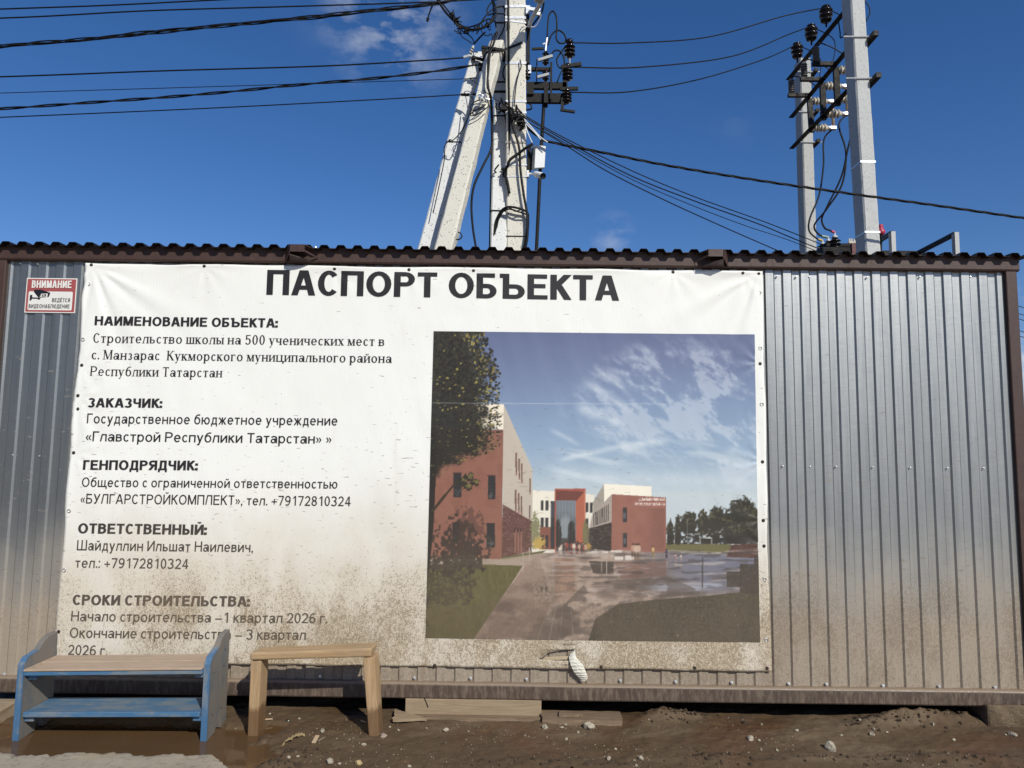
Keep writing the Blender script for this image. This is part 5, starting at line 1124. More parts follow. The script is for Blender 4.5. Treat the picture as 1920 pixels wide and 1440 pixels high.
def crossarm(A, B, label):
    t = thing('crossarm', label, 'crossarm', A.lerp(B, .5), 'steel crossarms of the transformer platform'); m = MB(); d = (B-A).normalized(); s = d.cross(Vector((0, 0, 1))).normalized()
    m.bar(A-d*.08, B+d*.08, .07, .008); m.bar(A-d*.08+s*-.033+Vector((0, 0, .039)), B+d*.08+s*-.033+Vector((0, 0, .039)), .008, .07); m.build('angle_beam', DARK_STEEL, t); return t
X1 = crossarm(B1a, B1b, 'top steel crossarm of the platform carrying three dark pin insulators'); X2 = crossarm(B2a, B2b, 'middle steel crossarm of the platform carrying three ribbed surge arresters'); X3 = crossarm(B3a, B3b, 'lowest steel crossarm of the platform, below the fuses')
tops = []
for px, s in ((1503, .9), (1530, .9), (1558, .9)):
    p = onbeam(B1a, B1b, px)+Vector((-.06, 0, .09)); L = .20; r = .085
    pr = [(-.07, .012), (0, .012), (0, r*.62), (.015, r*.85), (.03, r*.85), (.05, r*.55), (.06, r*.55), (.07, r*.98), (.09, r), (.11, r*.6), (.125, r*.6), (.135, r), (.155, r), (.17, r*.62), (.185, r*.60), (.19, r*.7), (.21, r*.68), (.225, r*.35), (.225, 0)]
    MB().lathe(p, (0, 0, 1), pr, 20).build('pin_insulator', BLACK_PORC, X1, True); tops.append(p+Vector((0, 0, .2)))
ARRM = simple('grey_silicone', (.10, .095, .09), .45, 0, .2, 20)
arr = []
for px in (1518, 1543, 1567):
    p = onbeam(B2a, B2b, px); e = p+Vector((-.30, 0, 0)); ar = MB().bar(p, e, .05, .05).build('arrester_arm', DARK_STEEL, X2)
    insul(e+Vector((.05, 0, .025)), (0, 0, 1), .21, .046, 6, ARRM, 'surge_arrester', ar, .62); arr.append(e+Vector((.05, 0, .24)))
for k, (px, px3, nm) in enumerate(((1514, 1518, 'far'), (1538, 1540, 'middle'), (1563, 1566, 'near'))):
    A = onbeam(B2a, B2b, px); B = onbeam(B3a, B3b, px3); d = A.y
    t = thing('fuse_holder', {'far': 'fuse holder nearest the rough far pole, cream insulators and a brown tube', 'middle': 'fuse holder hanging between its two neighbours, cream insulators and brown tube', 'near': 'fuse holder next to the smooth near pole, cream insulators and brown tube'}[nm], 'fuse', A, 'high voltage fuse holders of the platform')
    MB().bar(A+Vector((.02, -.02, -.02)), B+Vector((.02, -.02, -.04)), .07, .045, (0, 1, 0)).build('mounting_bar', DARK_STEEL, t)
    dz = A.z-B.z
    for f in (.12, .93):
        P = A+Vector((.05, -.02, -dz*f)); insul(P, (1, 0, 0), .21, .060, 4, WHITE_PORC, 'insulator', t, .55)
        MB().lathe(P+Vector((.20, 0, 0)), (1, 0, 0), [(0, .03), (.05, .03), (.06, .016), (.11, .016), (.11, 0)], 12).build('end_cap', GALV, t, True)
    P0 = A+Vector((.34, -.02, -dz*.12)); P1 = A+Vector((.34, -.02, -dz*.93)); MB().tube([P0, P1], .021, 10).build('fuse_tube', simple('brown_fuse_tube', (.36, .27, .20), .4, 0, .1, 10), t, True)
    for P in (P0, P1): MB().box(P-Vector((.05, .03, .025)), P+Vector((.035, .03, .02))).build('contact_clip', GALV, t, bev=.004)
    if k == 0: F0 = P1
    elif k == 1: F1 = P1
    else: F2 = P1
hv = [(PX(1070, 80, YS+.02), 'upper wire running right from the switch to the nearest pin insulator', [(1180, 80.5, 3.7), (1330, 69, 4.2), (1470, 30, 4.5)], tops[2]), (PX(1066, 126, YS+.02), 'middle wire running right from the switch to the second pin insulator', [(1200, 126, 3.8), (1370, 106, 4.3), (1480, 64, 4.7)], tops[1]), (PX(1063, 173, YS+.02), 'lower wire running right from the switch to the farthest pin insulator', [(1180, 172, 3.8), (1310, 149, 4.4), (1430, 112, 4.9)], tops[0])]
for s, lb, mid, e in hv: cable('line_wire', lb, [s]+[Vector(PX(*q)) for q in mid]+[e], .0075, 'wire', GR)
GJ = 'jumper leads of the transformer platform'
for i, (lb, a, mids, e) in enumerate((('black jumper lead arching from the near insulator over to the near surge arrester', tops[2], [], None), ('black jumper lead from the middle insulator down to the middle surge arrester', tops[1], [], None), ('black jumper lead from the far insulator down to the far surge arrester', tops[0], [], None))):
    k = 2-i; P = arr[k]; M = onbeam(B2a, B2b, (1518, 1543, 1567)[k])+Vector((.10, -.02, .12)); cable('jumper_lead', lb, [tops[k], tops[k].lerp(M, .5)+Vector((.18, 0, .12)), M+Vector((.03, 0, .10)), M], .007, 'cable', GJ)
    cable('jumper_lead', ('short black lead on top of the near surge arrester', 'short black lead on top of the middle surge arrester', 'short black lead on top of the far surge arrester')[i], [P, P+Vector((.06, -.01, .035)), P.lerp(M, .6)+Vector((0, 0, .05)), M], .008, 'cable', GJ)
cable('jumper_lead', 'short bent black lead at the top left side of the near smooth pole', [(1571, 32, 3.9), (1575, 60, 3.9), (1576.5, 71, 3.9), (1588, 62, 3.75)], .008, 'cable', GJ); cable('jumper_lead', 'black lead arching out right of the near smooth pole at the top of the photo', [(1620, 0, 3.85), (1629, 12, 3.85), (1631, 24, 3.85), (1624, 40, 3.85)], .007, 'cable', GJ)
# ---- transformer behind the roof
YT = 4.75
tf = thing('transformer', 'black transformer behind the roof edge, its porcelain bushings showing beside the far pole', 'transformer', PX(1570, 520, YT))
part(PB(1545, 600, 1604, 463, YT-.25, .75), 'tank', simple('black_tank_paint', (.005, .005, .006), .6, 0, .2, 10, spec=.2), tf, bev=.02); part(PB(1549, 463, 1602, 456, YT-.2, (YT+.4)-(YT-.2)), 'tank_lid', simple('black_tank_paint', (0, 0, 0)), tf, bev=.01)
part(PB(1599, 500, 1607, 456, YT-.45, (YT-.40)-(YT-.45)), 'red_plate', simple('dark_red_paint', (.085, .008, .008), .5), tf)
BSH = []
for (px, y0, y1, yy, r) in ((1566, 469, 441, YT-.18, .075), (1554, 470, 449, YT-.02, .070), (1543, 473, 455, YT+.14, .070)):
    p = PX(px, y0, yy); L = (PX(px, y1, yy)-p).z; o = insul(p, (0, 0, 1), L*.82, r, 3, BLACK_PORC, 'bushing', tf, .5); MB().lathe(p+Vector((0, 0, L*.80)), (0, 0, 1), [(0, r*.5), (L*.14, r*.42), (L*.2, r*.15), (L*.42, r*.13), (L*.42, 0)], 12).build('bushing_cap', simple('pale_cap', (.55, .56, .55), .4), o, True); BSH.append(p+Vector((0, 0, L*1.18)))
for px in (1593, 1597, 1602): p = PX(px, 458, YT-.1); MB().lathe(p, (0, 0, 1), [(0, .025), (.03, .025), (.035, .012), (.075, .010), (.075, 0)], 10).build('low_voltage_bushing', WHITE_PORC, tf, True)
GT = 'leads from the fuses down to the transformer'
def lead(lb, P, mids, e, tipm):
    pts = [P]+[Vector(PX(*q)) for q in mids]+[e]; cable('transformer_lead', lb, pts, .012, 'cable', GT); 
    v = Vector(PX(*mids[-1])); MB_ = MB().tube([v.lerp(e, .45), e], .016, 8).build('coloured_sleeve', tipm, bpy.data.objects[-1] if False else None); return MB_
YEL = simple('yellow_sleeve', (.55, .38, .10), .5); GRN = simple('pale_green_sleeve', (.30, .42, .36), .5); RED = simple('pink_sleeve', (.55, .08, .13), .5)
for lb, P, mids, e, tm in (('left thin lead curling down from the far fuse to the yellow sleeved bushing', F0, [(1545, 262, 5.2), (1544, 310, 5.1), (1536, 365, 4.95), (1519, 408, 4.9), (1517, 432, 4.9), (1530, 446, 4.9)], BSH[2], YEL), ('lead from the middle fuse swinging right then down to the green sleeved bushing', F1, [(1573, 235, 4.7), (1586, 285, 4.65), (1579, 345, 4.65), (1550, 392, 4.7), (1527, 422, 4.75), (1536, 440, 4.75)], BSH[1], GRN), ('lead from behind the near pole down to the pink sleeved bushing', F2, [(1592, 270, 4.4), (1578, 330, 4.45), (1552, 385, 4.5), (1541, 410, 4.55), (1546, 427, 4.55), (1556, 432, 4.56)], BSH[0], RED)):
    t = thing('transformer_lead', lb, 'cable', e, GT); pts = [P]+[Vector(PX(*q)) for q in mids]+[e]; sp_ = spline(pts, 10)
    MB().tube(sp_, .012, 6).build('cable_core', BLACK_CABLE, t, True); MB().tube(sp_[-8:], .017, 8).build('coloured_sleeve', tm, t, True)
bc = thing('red_bushing_cover', 'small red plastic bird cover peeking out right of the near smooth pole', 'cover', PX(1652, 440, 4.4)); MB().lathe(PX(1652, 441, 4.4), (0, 0, 1), [(0, .03), (.02, .05), (.05, .052), (.08, .035), (.095, .025), (.11, .034), (.135, .026), (.145, 0)], 14).build('cover_body', simple('crimson_plastic', (.40, .03, .07), .4), bc, True); MB().tube([PX(1652, 441, 4.4), PX(1650, 480, 4.4)], .02, 8).build('stem', DARK_STEEL, bc)
# platform frame
fr_ = thing('transformer_platform', 'grey steel bracket frames of the transformer platform above the roof edge', 'platform', PX(1700, 520, 4.2))
DZ = PX(1600, 600, YT-.25).z
def fpost(px0, px1, yt, Y): a, b = PX(px0, yt, Y), PX(px1, yt, Y); part(MB().box((a.x, Y, DZ), (b.x, Y+.012, a.z)), 'post', GREY_STEEL, fr_); part(MB().box((a.x-.004, Y+.013, DZ), (a.x+.010, Y+.06, a.z-.01)), 'post_flange', GREY_STEEL, fr_)
fpost(1671, 1679, 433.5, 3.75); fpost(1790, 1798, 435, 3.75)
part(MB().bar(PX(1672, 437, 3.8), PX(1648, 452, 4.6), .03, .055), 'arm', DARK_STEEL, fr_); part(MB().bar(PX(1790, 439, 3.8), PX(1722, 474, 4.6), .03, .055), 'arm', DARK_STEEL, fr_); part(PB(1648, 482, 1735, 470.5, 4.62, .06), 'beam', DARK_STEEL, fr_)
xe = PX(1800, 435, 3.75).x
part(MB().box((3.55, 3.55, DZ-.012), (xe+.05, 6.2, DZ-.001)), 'deck', GREY_STEEL, fr_)
for y in (3.60, 5.80): part(MB().box((3.5, y, DZ-.16), (xe+.06, y+.07, DZ-.013)), 'deck_beam', DARK_STEEL, fr_)
for px in (1655, 1730): a = PX(px, 476, 4.65); part(MB().box((a.x-.03, 4.63, DZ), (a.x+.03, 4.67, a.z)), 'beam_post', DARK_STEEL, fr_)
# ---- service lines to the right of the pole cluster
GS = 'service lines from the poles towards the right'
twisted('service_cable', 'thick twisted service cable sloping down to the right edge of the photo', [(955, 205, 3.25), (985, 236, 3.22), (1012, 258, 3.2), (1035, 267, 3.2), (1120, 284, 3.2), (1250, 310, 3.2), (1420, 338, 3.2), (1600, 364, 3.2), (1760, 386, 3.2), (1920, 409, 3.2), (2300, 462, 3.2)], .0075, 3, .6, .0085, group=GS)
for lb, pts, r in (('uppermost of the thin lines slanting from the poles to the far platform pole', [(955, 200, 3.25), (1050, 254, 3.4), (1180, 318, 3.7), (1300, 368, 4.0), (1420, 411, 4.4), (1480, 434, 4.6), (1560, 466, 4.85), (1600, 480, 4.9)], .006), ('thin line just below the uppermost slanting one', [(955, 203, 3.25), (1050, 258, 3.4), (1180, 328, 3.7), (1300, 376, 4.0), (1420, 419, 4.4), (1480, 444, 4.6), (1550, 472, 4.85), (1600, 490, 4.9)], .007), ('third thin slanting line, the faintest', [(965, 215, 3.25), (1060, 268, 3.4), (1180, 334, 3.7), (1300, 386, 4.0), (1400, 424, 4.4), (1470, 447, 4.6), (1540, 474, 4.85), (1600, 494, 4.9)], .0045), ('lowest thin slanting line dropping behind the roof', [(985, 226, 3.25), (1060, 272, 3.4), (1140, 322, 3.6), (1250, 377, 3.9), (1360, 427, 4.2), (1440, 462, 4.4), (1500, 488, 4.5)], .0065)): cable('drop_line', lb, pts, r, 'wire', GS)
# ---- loose leads on the poles
GL = 'loose black cables hanging about the poles'
LC = [('loose_cable', 'cable hanging in a long bow left of the pale upright pole', [(921, 190, 3.4), (922, 240, 3.4), (921, 278, 3.4), (905, 312, 3.35), (889, 348, 3.3), (884, 385, 3.3), (887, 430, 3.3), (893, 470, 3.3), (896, 520, 3.3)], .013),
 ('loose_cable', 'vertical cable down the left edge of the pale upright pole', [(923, 200, 3.5), (922, 280, 3.45), (920, 380, 3.4), (918.5, 470, 3.36), (918, 540, 3.34)], .012),
 ('loose_cable', 'vertical cable in the gap between the two upright poles', [(953, -20, 3.3), (953.5, 60, 3.3), (954, 150, 3.3), (955, 240, 3.3), (954, 330, 3.32), (952, 470, 3.32), (951, 560, 3.32)], .014),
 ('loose_cable', 'thick cable down the front of the beige upright pole to its right edge', [(957, 205, 3.24), (961, 235, 3.24), (973, 275, 3.24), (976, 320, 3.24), (982, 365, 3.24), (988, 400, 3.24), (989, 440, 3.24), (984, 480, 3.24), (983, 560, 3.24)], .014),
 ('loose_cable', 'cable from the white cabinet across the beige pole into a dark knot', [(999, 270, 3.2), (988, 276, 3.2), (972, 288, 3.22), (957, 299, 3.22), (952, 310, 3.24), (948, 322, 3.3), (952, 345, 3.3), (955, 362, 3.27)], .016),
 ('loose_cable', 'black conductor arching over the top of the switch', [(1026, 72, 3.35), (1027, 45, 3.35), (1030, 27, 3.35), (1037, 21, 3.35), (1043, 32, 3.35), (1044, 55, 3.35), (1043, 72, 3.35), (1050, 81, 3.35), (1062, 79, 3.37)], .010),
 ('loose_cable', 'black conductor looping from the switch stud to the upper insulator', [(1027, 84, 3.35), (1034, 66, 3.35), (1045, 57, 3.35), (1056, 62, 3.35), (1061, 72, 3.35), (1060, 80, 3.37)], .010),
 ('loose_cable', 'black conductor looping from the blade to the middle insulator', [(1031, 106, 3.35), (1040, 95, 3.35), (1051, 97, 3.35), (1058, 112, 3.35), (1056, 126, 3.36), (1048, 126, 3.36), (1044, 112, 3.36), (1052, 98, 3.37), (1060, 88, 3.37)], .009),
 ('loose_cable', 'short straight lead slanting between the lower insulators', [(1045, 153, 3.34), (1051, 138, 3.34), (1058, 124, 3.35)], .008),
 ('loose_cable', 'cable curling from the lamp clamp behind the beige pole', [(1020, 4, 3.15), (1016, 22, 3.2), (1004, 40, 3.3), (994, 52, 3.38)], .010),
 ('loose_cable', 'small loop of cable right of the beige pole under the switch', [(987, 192, 3.4), (995, 196, 3.38), (996, 204, 3.38), (987, 206, 3.4), (984, 205, 3.42)], .010),
 ('loose_cable', 'cable running down the front of the beige leaning strut', [(932, 60, 3.05), (926, 80, 3.05), (919, 100, 3.05), (916, 130, 3.04), (914, 160, 3.03), (920, 180, 3.05), (921, 200, 3.2)], .013),
 ('loose_cable', 'second cable down the beige leaning strut, nearer its left edge', [(928, 62, 3.06), (920, 84, 3.06), (915, 110, 3.05), (915, 150, 3.04), (919, 185, 3.06), (924, 230, 3.3)], .009),
 ('loose_cable', 'thin lead swinging from the lowest wire down the pale strut to its left edge', [(880, 179, 3.22), (888, 190, 3.05), (880, 215, 3.02), (866, 245, 3.1), (848, 264, 3.2), (838, 267, 3.24), (833, 278, 3.24), (833, 300, 3.24), (823, 350, 3.2), (812, 400, 3.2)], .006),
 ('loose_cable', 'flat loop of thin lead on the beige leaning strut', [(913, 192, 3.02), (898, 188, 3.0), (884, 196, 3.0), (884, 206, 3.0), (898, 205, 3.0), (910, 196, 3.02), (884, 212, 3.0), (886, 217, 3.0), (905, 208, 3.0), (915, 200, 3.02)], .006),
 ('loose_cable', 'thick hanging lead arriving from the upper left with connectors', [(820, 0, 3.4), (835, 22, 3.38), (850, 38, 3.36), (863, 50, 3.34), (880, 55, 3.32), (900, 54, 3.3), (918, 44, 3.3), (926, 25, 3.35), (924, 5, 3.5), (918, -15, 3.6)], .014),
 ('loose_cable', 'second strand of the hanging connector bundle', [(824, 0, 3.42), (845, 26, 3.4), (858, 42, 3.36), (874, 51, 3.34), (895, 46, 3.3), (914, 36, 3.3), (927, 40, 3.4), (930, 50, 3.5)], .009),
 ('loose_cable', 'large slack loop at the top of the pole cluster', [(917, -10, 3.4), (928, 8, 3.3), (930, 28, 3.3), (922, 42, 3.3), (908, 50, 3.3), (903, 42, 3.3), (914, 26, 3.3), (930, 14, 3.35), (946, 12, 3.4)], .009),
 ('loose_cable', 'slack loop hanging left of the pole tops', [(945, -4, 3.5), (925, 2, 3.35), (914, 16, 3.3), (916, 28, 3.3), (926, 24, 3.3), (934, 26, 3.4), (945, 27, 3.6), (947, 40, 3.7)], .008),
 ('loose_cable', 'thin curl hanging below the connector bundle', [(902, 56, 3.3), (906, 64, 3.28), (914, 67, 3.28), (921, 64, 3.28), (924, 74, 3.28), (923, 84, 3.2)], .006),
 ('loose_cable', 'thin lead from the connectors down to the spool insulator', [(857, 52, 3.36), (866, 68, 3.36), (877, 76, 3.38), (886, 82, 3.4)], .006), ('loose_cable', 'thin lead below it, also reaching the spool insulator', [(861, 54, 3.36), (873, 62, 3.36), (884, 70, 3.38), (889, 80, 3.4)], .006), ('loose_cable', 'straight lead from the spool insulator up to the cable knot', [(888, 83, 3.4), (898, 72, 3.36), (910, 60, 3.3)], .011),
 ('loose_cable', 'arched bundle strand over both upright poles near the roof', [(921, 475, 3.30), (926, 440, 3.30), (930, 415, 3.30), (940, 395, 3.27), (953, 388, 3.24), (970, 390, 3.23), (984, 395, 3.24), (990, 405, 3.26), (988, 440, 3.26), (983, 475, 3.26), (981, 540, 3.26)], .012),
 ('loose_cable', 'second strand of the arched bundle, slightly lower', [(923, 475, 3.30), (928, 440, 3.30), (933, 416, 3.30), (943, 397, 3.27), (955, 392, 3.23), (972, 397, 3.22), (986, 402, 3.24), (991, 412, 3.26), (989, 445, 3.26), (985, 475, 3.26), (984, 540, 3.26)], .009), ('loose_cable', 'thin strand of the arched bundle crossing the beige pole front', [(925, 475, 3.31), (931, 432, 3.31), (937, 405, 3.29), (952, 389, 3.235), (966, 396, 3.23), (980, 393, 3.23), (991, 402, 3.24), (988, 425, 3.25), (980, 475, 3.26)], .007),
 ('loose_cable', 'thin lead hugging the right edge of the pale upright pole', [(946, 215, 3.4), (950, 235, 3.4), (952, 255, 3.4)], .008), ('loose_cable', 'thin pair of leads below the dark knot', [(947, 325, 3.32), (949, 340, 3.33), (952, 360, 3.34)], .007),
 ('loose_cable', 'slim lead looping down the shaded face of the beige pole', [(975, 112, 3.27), (977, 125, 3.26), (972, 140, 3.26), (967, 165, 3.26), (964, 200, 3.26)], .007), ('loose_cable', 'curved lead in the gap behind the beige leaning strut', [(938, 140, 3.7), (941, 155, 3.65), (939, 175, 3.6), (941, 190, 3.5), (950, 205, 3.3)], .009),
 ('loose_cable', 'lead bowing left between the pale and beige uprights', [(952, 118, 3.3), (945, 128, 3.4), (943, 140, 3.5), (948, 152, 3.5), (953, 156, 3.3)], .007), ('loose_cable', 'lead from the pale pole top down to the strut yoke', [(944, 12, 3.6), (948, 30, 3.5), (944, 55, 3.6), (934, 75, 3.5), (928, 92, 3.1)], .008)]
for nm, lb, pts, r in LC: cable(nm, lb, pts, r, 'cable', GL, sub=8)
tag(MB().tube(spline([PX(*q) for q in ((972, 66, 3.26), (978, 52, 3.24), (990, 50, 3.3), (1003, 50, 3.3), (1012, 36, 3.25), (1015, 22, 3.2))], 8), .006, 6).build('loose_cable', WHITE_PL, None, True), 'thin white lead from the lamp arm across the beige pole', 'cable')
# white fibres at the service entry
for i, (lb, pts) in enumerate((('thin white lead fanning from the pole to the white cabinet', [(978, 222, 3.22), (990, 236, 3.2), (1004, 250, 3.18), (1014, 262, 3.18)]), ('second thin white lead, ending at the thick service cable', [(980, 220, 3.22), (996, 238, 3.2), (1012, 256, 3.18), (1027, 267, 3.18)]), ('third thin white lead, hanging straight to the cabinet top', [(984, 226, 3.22), (988, 245, 3.2), (998, 268, 3.18)]))): tag(MB().tube(spline([PX(*q) for q in pts], 8), .006, 6).build('white_lead', WHITE_PL, None, True), lb, 'cable', 'white leads at the service entry')
# knots / connectors
def knot(name, label, px, py, Y, s, seed, cat='connector', n=7, mat=None, grp=None):
    r = np.random.default_rng(seed); m = MB(); c = PX(px, py, Y)
    for k in range(n):
        o = Vector((r.normal()*s*.5, r.normal()*s*.3, r.normal()*s*.5)); d = Vector((r.normal(), r.normal(), r.normal())).normalized()*s*.55; m.tube(spline([c+o-d, c+o+Vector((r.normal()*s*.3, 0, r.normal()*s*.3)), c+o+d], 4), s*.11, 5)
    m.box(c-Vector((s*.35, s*.3, s*.3)), c+Vector((s*.35, s*.3, s*.3))); return tag(m.build(name, mat or DARK_STEEL), label, cat, grp)
for i, (px, py, lb) in enumerate(((849, 27, 'topmost small clamp connector on the hanging lead at the upper left'), (856, 38, 'second clamp connector down the hanging lead'), (862, 51, 'third clamp connector, at the lowest left bend of the hanging lead'), (876, 55, 'clamp connector at the middle of the hanging lead'), (897, 52, 'clamp connector with bright bolts near the pole tops'), (914, 46, 'clamp connector nearest the pole tops'))): knot('clamp_connector', lb, px, py, 3.33, .055, i+5, grp='clamp connectors on the hanging lead')
knot('cable_knot', 'dark knot of cable between the upright poles beside the cabinet', 948, 321, 3.35, .085, 31); knot('cable_knot', 'tangle of cable ends where the service lines meet the poles', 945, 203, 3.3, .09, 33, n=10); knot('cable_knot', 'tangle of thin leads on the front of the beige pole above the cabinet', 974, 226, 3.22, .10, 35, n=12); knot('cable_knot', 'silver clamp with leads on the face of the beige leaning strut', 902, 183, 3.0, .07, 37, mat=GALV); knot('cable_knot', 'dark clamp on the left edge of the pale leaning strut', 843, 265, 3.22, .035, 39)
cs = thing('cable_spacer', 'short black spacer with a pointed tail hanging from the thick twisted cable', 'cable fitting', PX(812, 10, 3.38)); MB().tube([PX(813, 5, 3.38), PX(806, 22, 3.38), PX(801, 38, 3.38)], [.012, .010, .008], 6).build('tail', BLACK_CABLE, cs); MB().lathe(PX(803, 33, 3.38), PX(801, 40, 3.38)-PX(803, 33, 3.38), [(0, .008), (.01, .02), (.05, .012), (.055, 0)], 8).build('tip', BLACK_CABLE, cs)
# ================================================================== STONES AND LITTER
STONE = m_clay('pale_limestone', (.30, .26, .195), (.46, .41, .325)); CLOD = m_clay('dark_mud_clod', (.040, .028, .019), (.075, .053, .036))
def ground_at(px, py):
    p = PG(px, py, 0.0)
    for _ in range(4): p = PG(px, py, float(gz(np.array(p.x), np.array(p.y))))
    return p
def stone(px, py, s, seed, label, mat=None, group='pale stones scattered on the mud', flat=.7, name='stone', cat='stone'):
    r = np.random.default_rng(seed); p = ground_at(px, py); R = s*.0031*.50
    bm = bmesh.new(); bmesh.ops.create_icosphere(bm, subdivisions=2, radius=1); sx, sy, sz = 1+r.normal()*.18, .9+r.normal()*.15, flat*(1+r.normal()*.12); an = r.random()*6
    off = r.normal(size=(7, 3)); off /= np.linalg.norm(off, axis=1)[:, None]; cut = .62+r.random(7)*.25
    for v in bm.verts:
        c = np.array(v.co)
        for o_, k in zip(off, cut):
            d = c@o_
            if d > k: c = c-o_*(d-k)
        c = c*(1+.10*r.normal())*np.array([sx, sy, sz])*R; ca, sa = math.cos(an), math.sin(an); v.co = (c[0]*ca-c[1]*sa+p.x, c[0]*sa+c[1]*ca+p.y, c[2]+p.z+R*flat*.45)
    me = bpy.data.meshes.new(name); bm.to_mesh(me); bm.free(); me.materials.append(mat or STONE); o = link(bpy.data.objects.new(name, me)); return tag(o, label, cat, group)
BIG = [(1557, 1405, 27, 'largest pale limestone lump, lying alone on the mud in front of the grey wall'), (1022, 1366, 15, 'rounded pale stone below the right end of the timber beam'), (1105, 1364, 20, 'wide double lump of pale stone in front of the broken board'), (1114, 1348, 10, 'pale stone resting against the right half of the broken board'), (1029.5, 1348, 10, 'pale stone touching the right lower corner of the timber beam'), (1407, 1387, 13, 'oval pale stone standing out on reddish mud below the banner corner'), (1635, 1378, 11, 'pale stone left of the big mud heap'), (1749, 1360, 10, 'cream stone stuck in the right slope of the mud heap'), (1899, 1379, 12, 'pale oval stone in front of the cracked wooden block'), (619, 1429, 13, 'jagged pale stone at the bottom edge below the trestle stool'), (672, 1433, 12, 'ochre coloured stone at the bottom edge right of the jagged pale one'), (1141, 1424, 11, 'square-cut pale stone near the bottom edge below the broken board'), (1202, 1424, 12, 'pale stone near the bottom edge, beside the square-cut one'), (836, 1370, 10, 'white stone lying alone in front of the timber beam'), (709.5, 1377, 8, 'white pebble at the foot of the right stool leg'), (604, 1372, 15, 'flat ragged pale stone between the stool legs'), (719, 1381, 17, 'flat pinkish stone half sunk beside the right stool leg'), (1398, 1357, 13, 'dark earth clod under the edge of the cabin near the banner corner')]
for i, (px, py, s, lb) in enumerate(BIG):
    stone(px, py, s, 100+i, lb, CLOD if 'dark' in lb else (simple('ochre_stone', (.40, .30, .15), .85, 0, .3, 60) if 'ochre' in lb else (simple('pinkish_stone', (.30, .22, .18), .9, 0, .2, 40) if 'pinkish' in lb else STONE)), flat=.45 if 'flat' in lb else .72)
SMALL = [(506, 1339.5, 6), (561, 1348.5, 7), (878, 1372, 5), (747, 1370, 6), (731, 1364, 6), (682, 1397, 7), (1044.5, 1353, 6), (1061, 1359, 7), (1053, 1365, 7), (1084, 1374, 7), (1062, 1387, 7), (1154, 1405, 6), (1493, 1371, 8), (1612, 1351, 7), (1428, 1359, 5), (1423, 1389, 7), (1427, 1406, 7), (1457, 1408, 7), (1577, 1380, 7), (1638, 1368, 7), (1788, 1388, 6), (1663, 1374, 6), (1885, 1378, 5), (541, 1421, 6), (558, 1419, 5), (510, 1368, 7), (1189, 1427, 6), (1193, 1436, 7), (636, 1433, 6), (767, 1438, 7), (800, 1366, 4), (1640, 1352, 5), (1000, 1350, 5)]
first = None
for i, (px, py, s) in enumerate(SMALL): stone(px, py, s, 300+i, 'small pale pebble lying on the brown mud', group='small pale pebbles on the mud')
# gravel grit: uncountable
def grit():
    r = np.random.default_rng(44); m = MB(); B = [(-1, -.6, -.3), (1, -.7, -.2), (0, .9, -.3), (.1, .1, .9)]
    for k in range(2600):
        x = r.uniform(-1.6, 3.4); y = r.uniform(-.86, .02); c = fbm(np.array([x*2.2]), np.array([y*3]), 3)[0]
        if r.random() > sstep(.38, .62, c): continue
        s = .0018+.004*r.random()**4; z = float(gz(np.array(x), np.array(y))); an = r.random()*6.28; ca, sa = math.cos(an), math.sin(an)
        m.add([(x+(a*ca-b*sa)*s, y+(a*sa+b*ca)*s, z+c2*s) for a, b, c2 in B], [(0, 2, 1), (0, 1, 3), (1, 2, 3), (2, 0, 3)])
    o = mesh_obj('gravel', m.v, m.f, simple('pale_grit', (.30, .26, .20), .9, 0, .5, 200)); tag(o, None, None, None, 'stuff')
    m = MB()
    for k in range(900):
        c, rx, ry, a = MOUNDS[r.integers(0, len(MOUNDS))]; x = c.x+r.normal()*rx*.8; y = c.y+r.normal()*ry*.8
        if y > .1: continue
        s = .003+.011*r.random()**3; z = float(gz(np.array(x), np.array(y))); q = r.normal(size=(6, 3))*.25
        V = [(1, 0, 0), (-1, 0, 0), (0, 1, 0), (0, -1, 0), (0, 0, 1), (0, 0, -1)]; m.add([(x+(v[0]+d[0])*s, y+(v[1]+d[1])*s, z+(v[2]+d[2])*s) for v, d in zip(V, q)], [(0, 2, 4), (2, 1, 4), (1, 3, 4), (3, 0, 4), (2, 0, 5), (1, 2, 5), (3, 1, 5), (0, 3, 5)])
    o = mesh_obj('earth_crumbs', m.v, m.f, CLOD); tag(o, None, None, None, 'stuff')
grit()
# litter
def strip(name, label, pts, w, mat, cat, lift=.006, curl=.02, th=.002):
    P = [ground_at(*p) for p in pts]; C = spline([p+Vector((0, 0, lift+float(curl*math.sin(math.pi*i/max(len(P)-1, 1))))) for i, p in enumerate(P)], 6); vs = []; fs = []; n = 7
    for i, c in enumerate(C):
        t = i/(len(C)-1); ww = w*(.25+.75*math.sin(math.pi*min(max(t*.9+.08, 0), 1)))
        for j in range(n): u = j/(n-1)-.5; vs.append((c.x+.012*u*math.sin(i), c.y+u*ww, c.z+.018*(.25-u*u)*1.2+.004*math.sin(i*2.1+j)-abs(u)*.006))
    for i in range(len(C)-1):
        for j in range(n-1): fs.append((i*n+j, (i+1)*n+j, (i+1)*n+j+1, i*n+j+1))
    o = mesh_obj(name, vs, fs, mat, None, True); s = o.modifiers.new('thickness', 'SOLIDIFY'); s.thickness = th; return tag(o, label, cat)
strip('dead_leaf', 'curled dry brown leaf lying on the mud in front of the stool', [(529, 1402), (536, 1394), (550, 1387), (562, 1381), (571, 1380)], .050, simple('dry_leaf', (.26, .19, .095), .8, 0, .4, 70, .002), 'leaf', curl=.012)
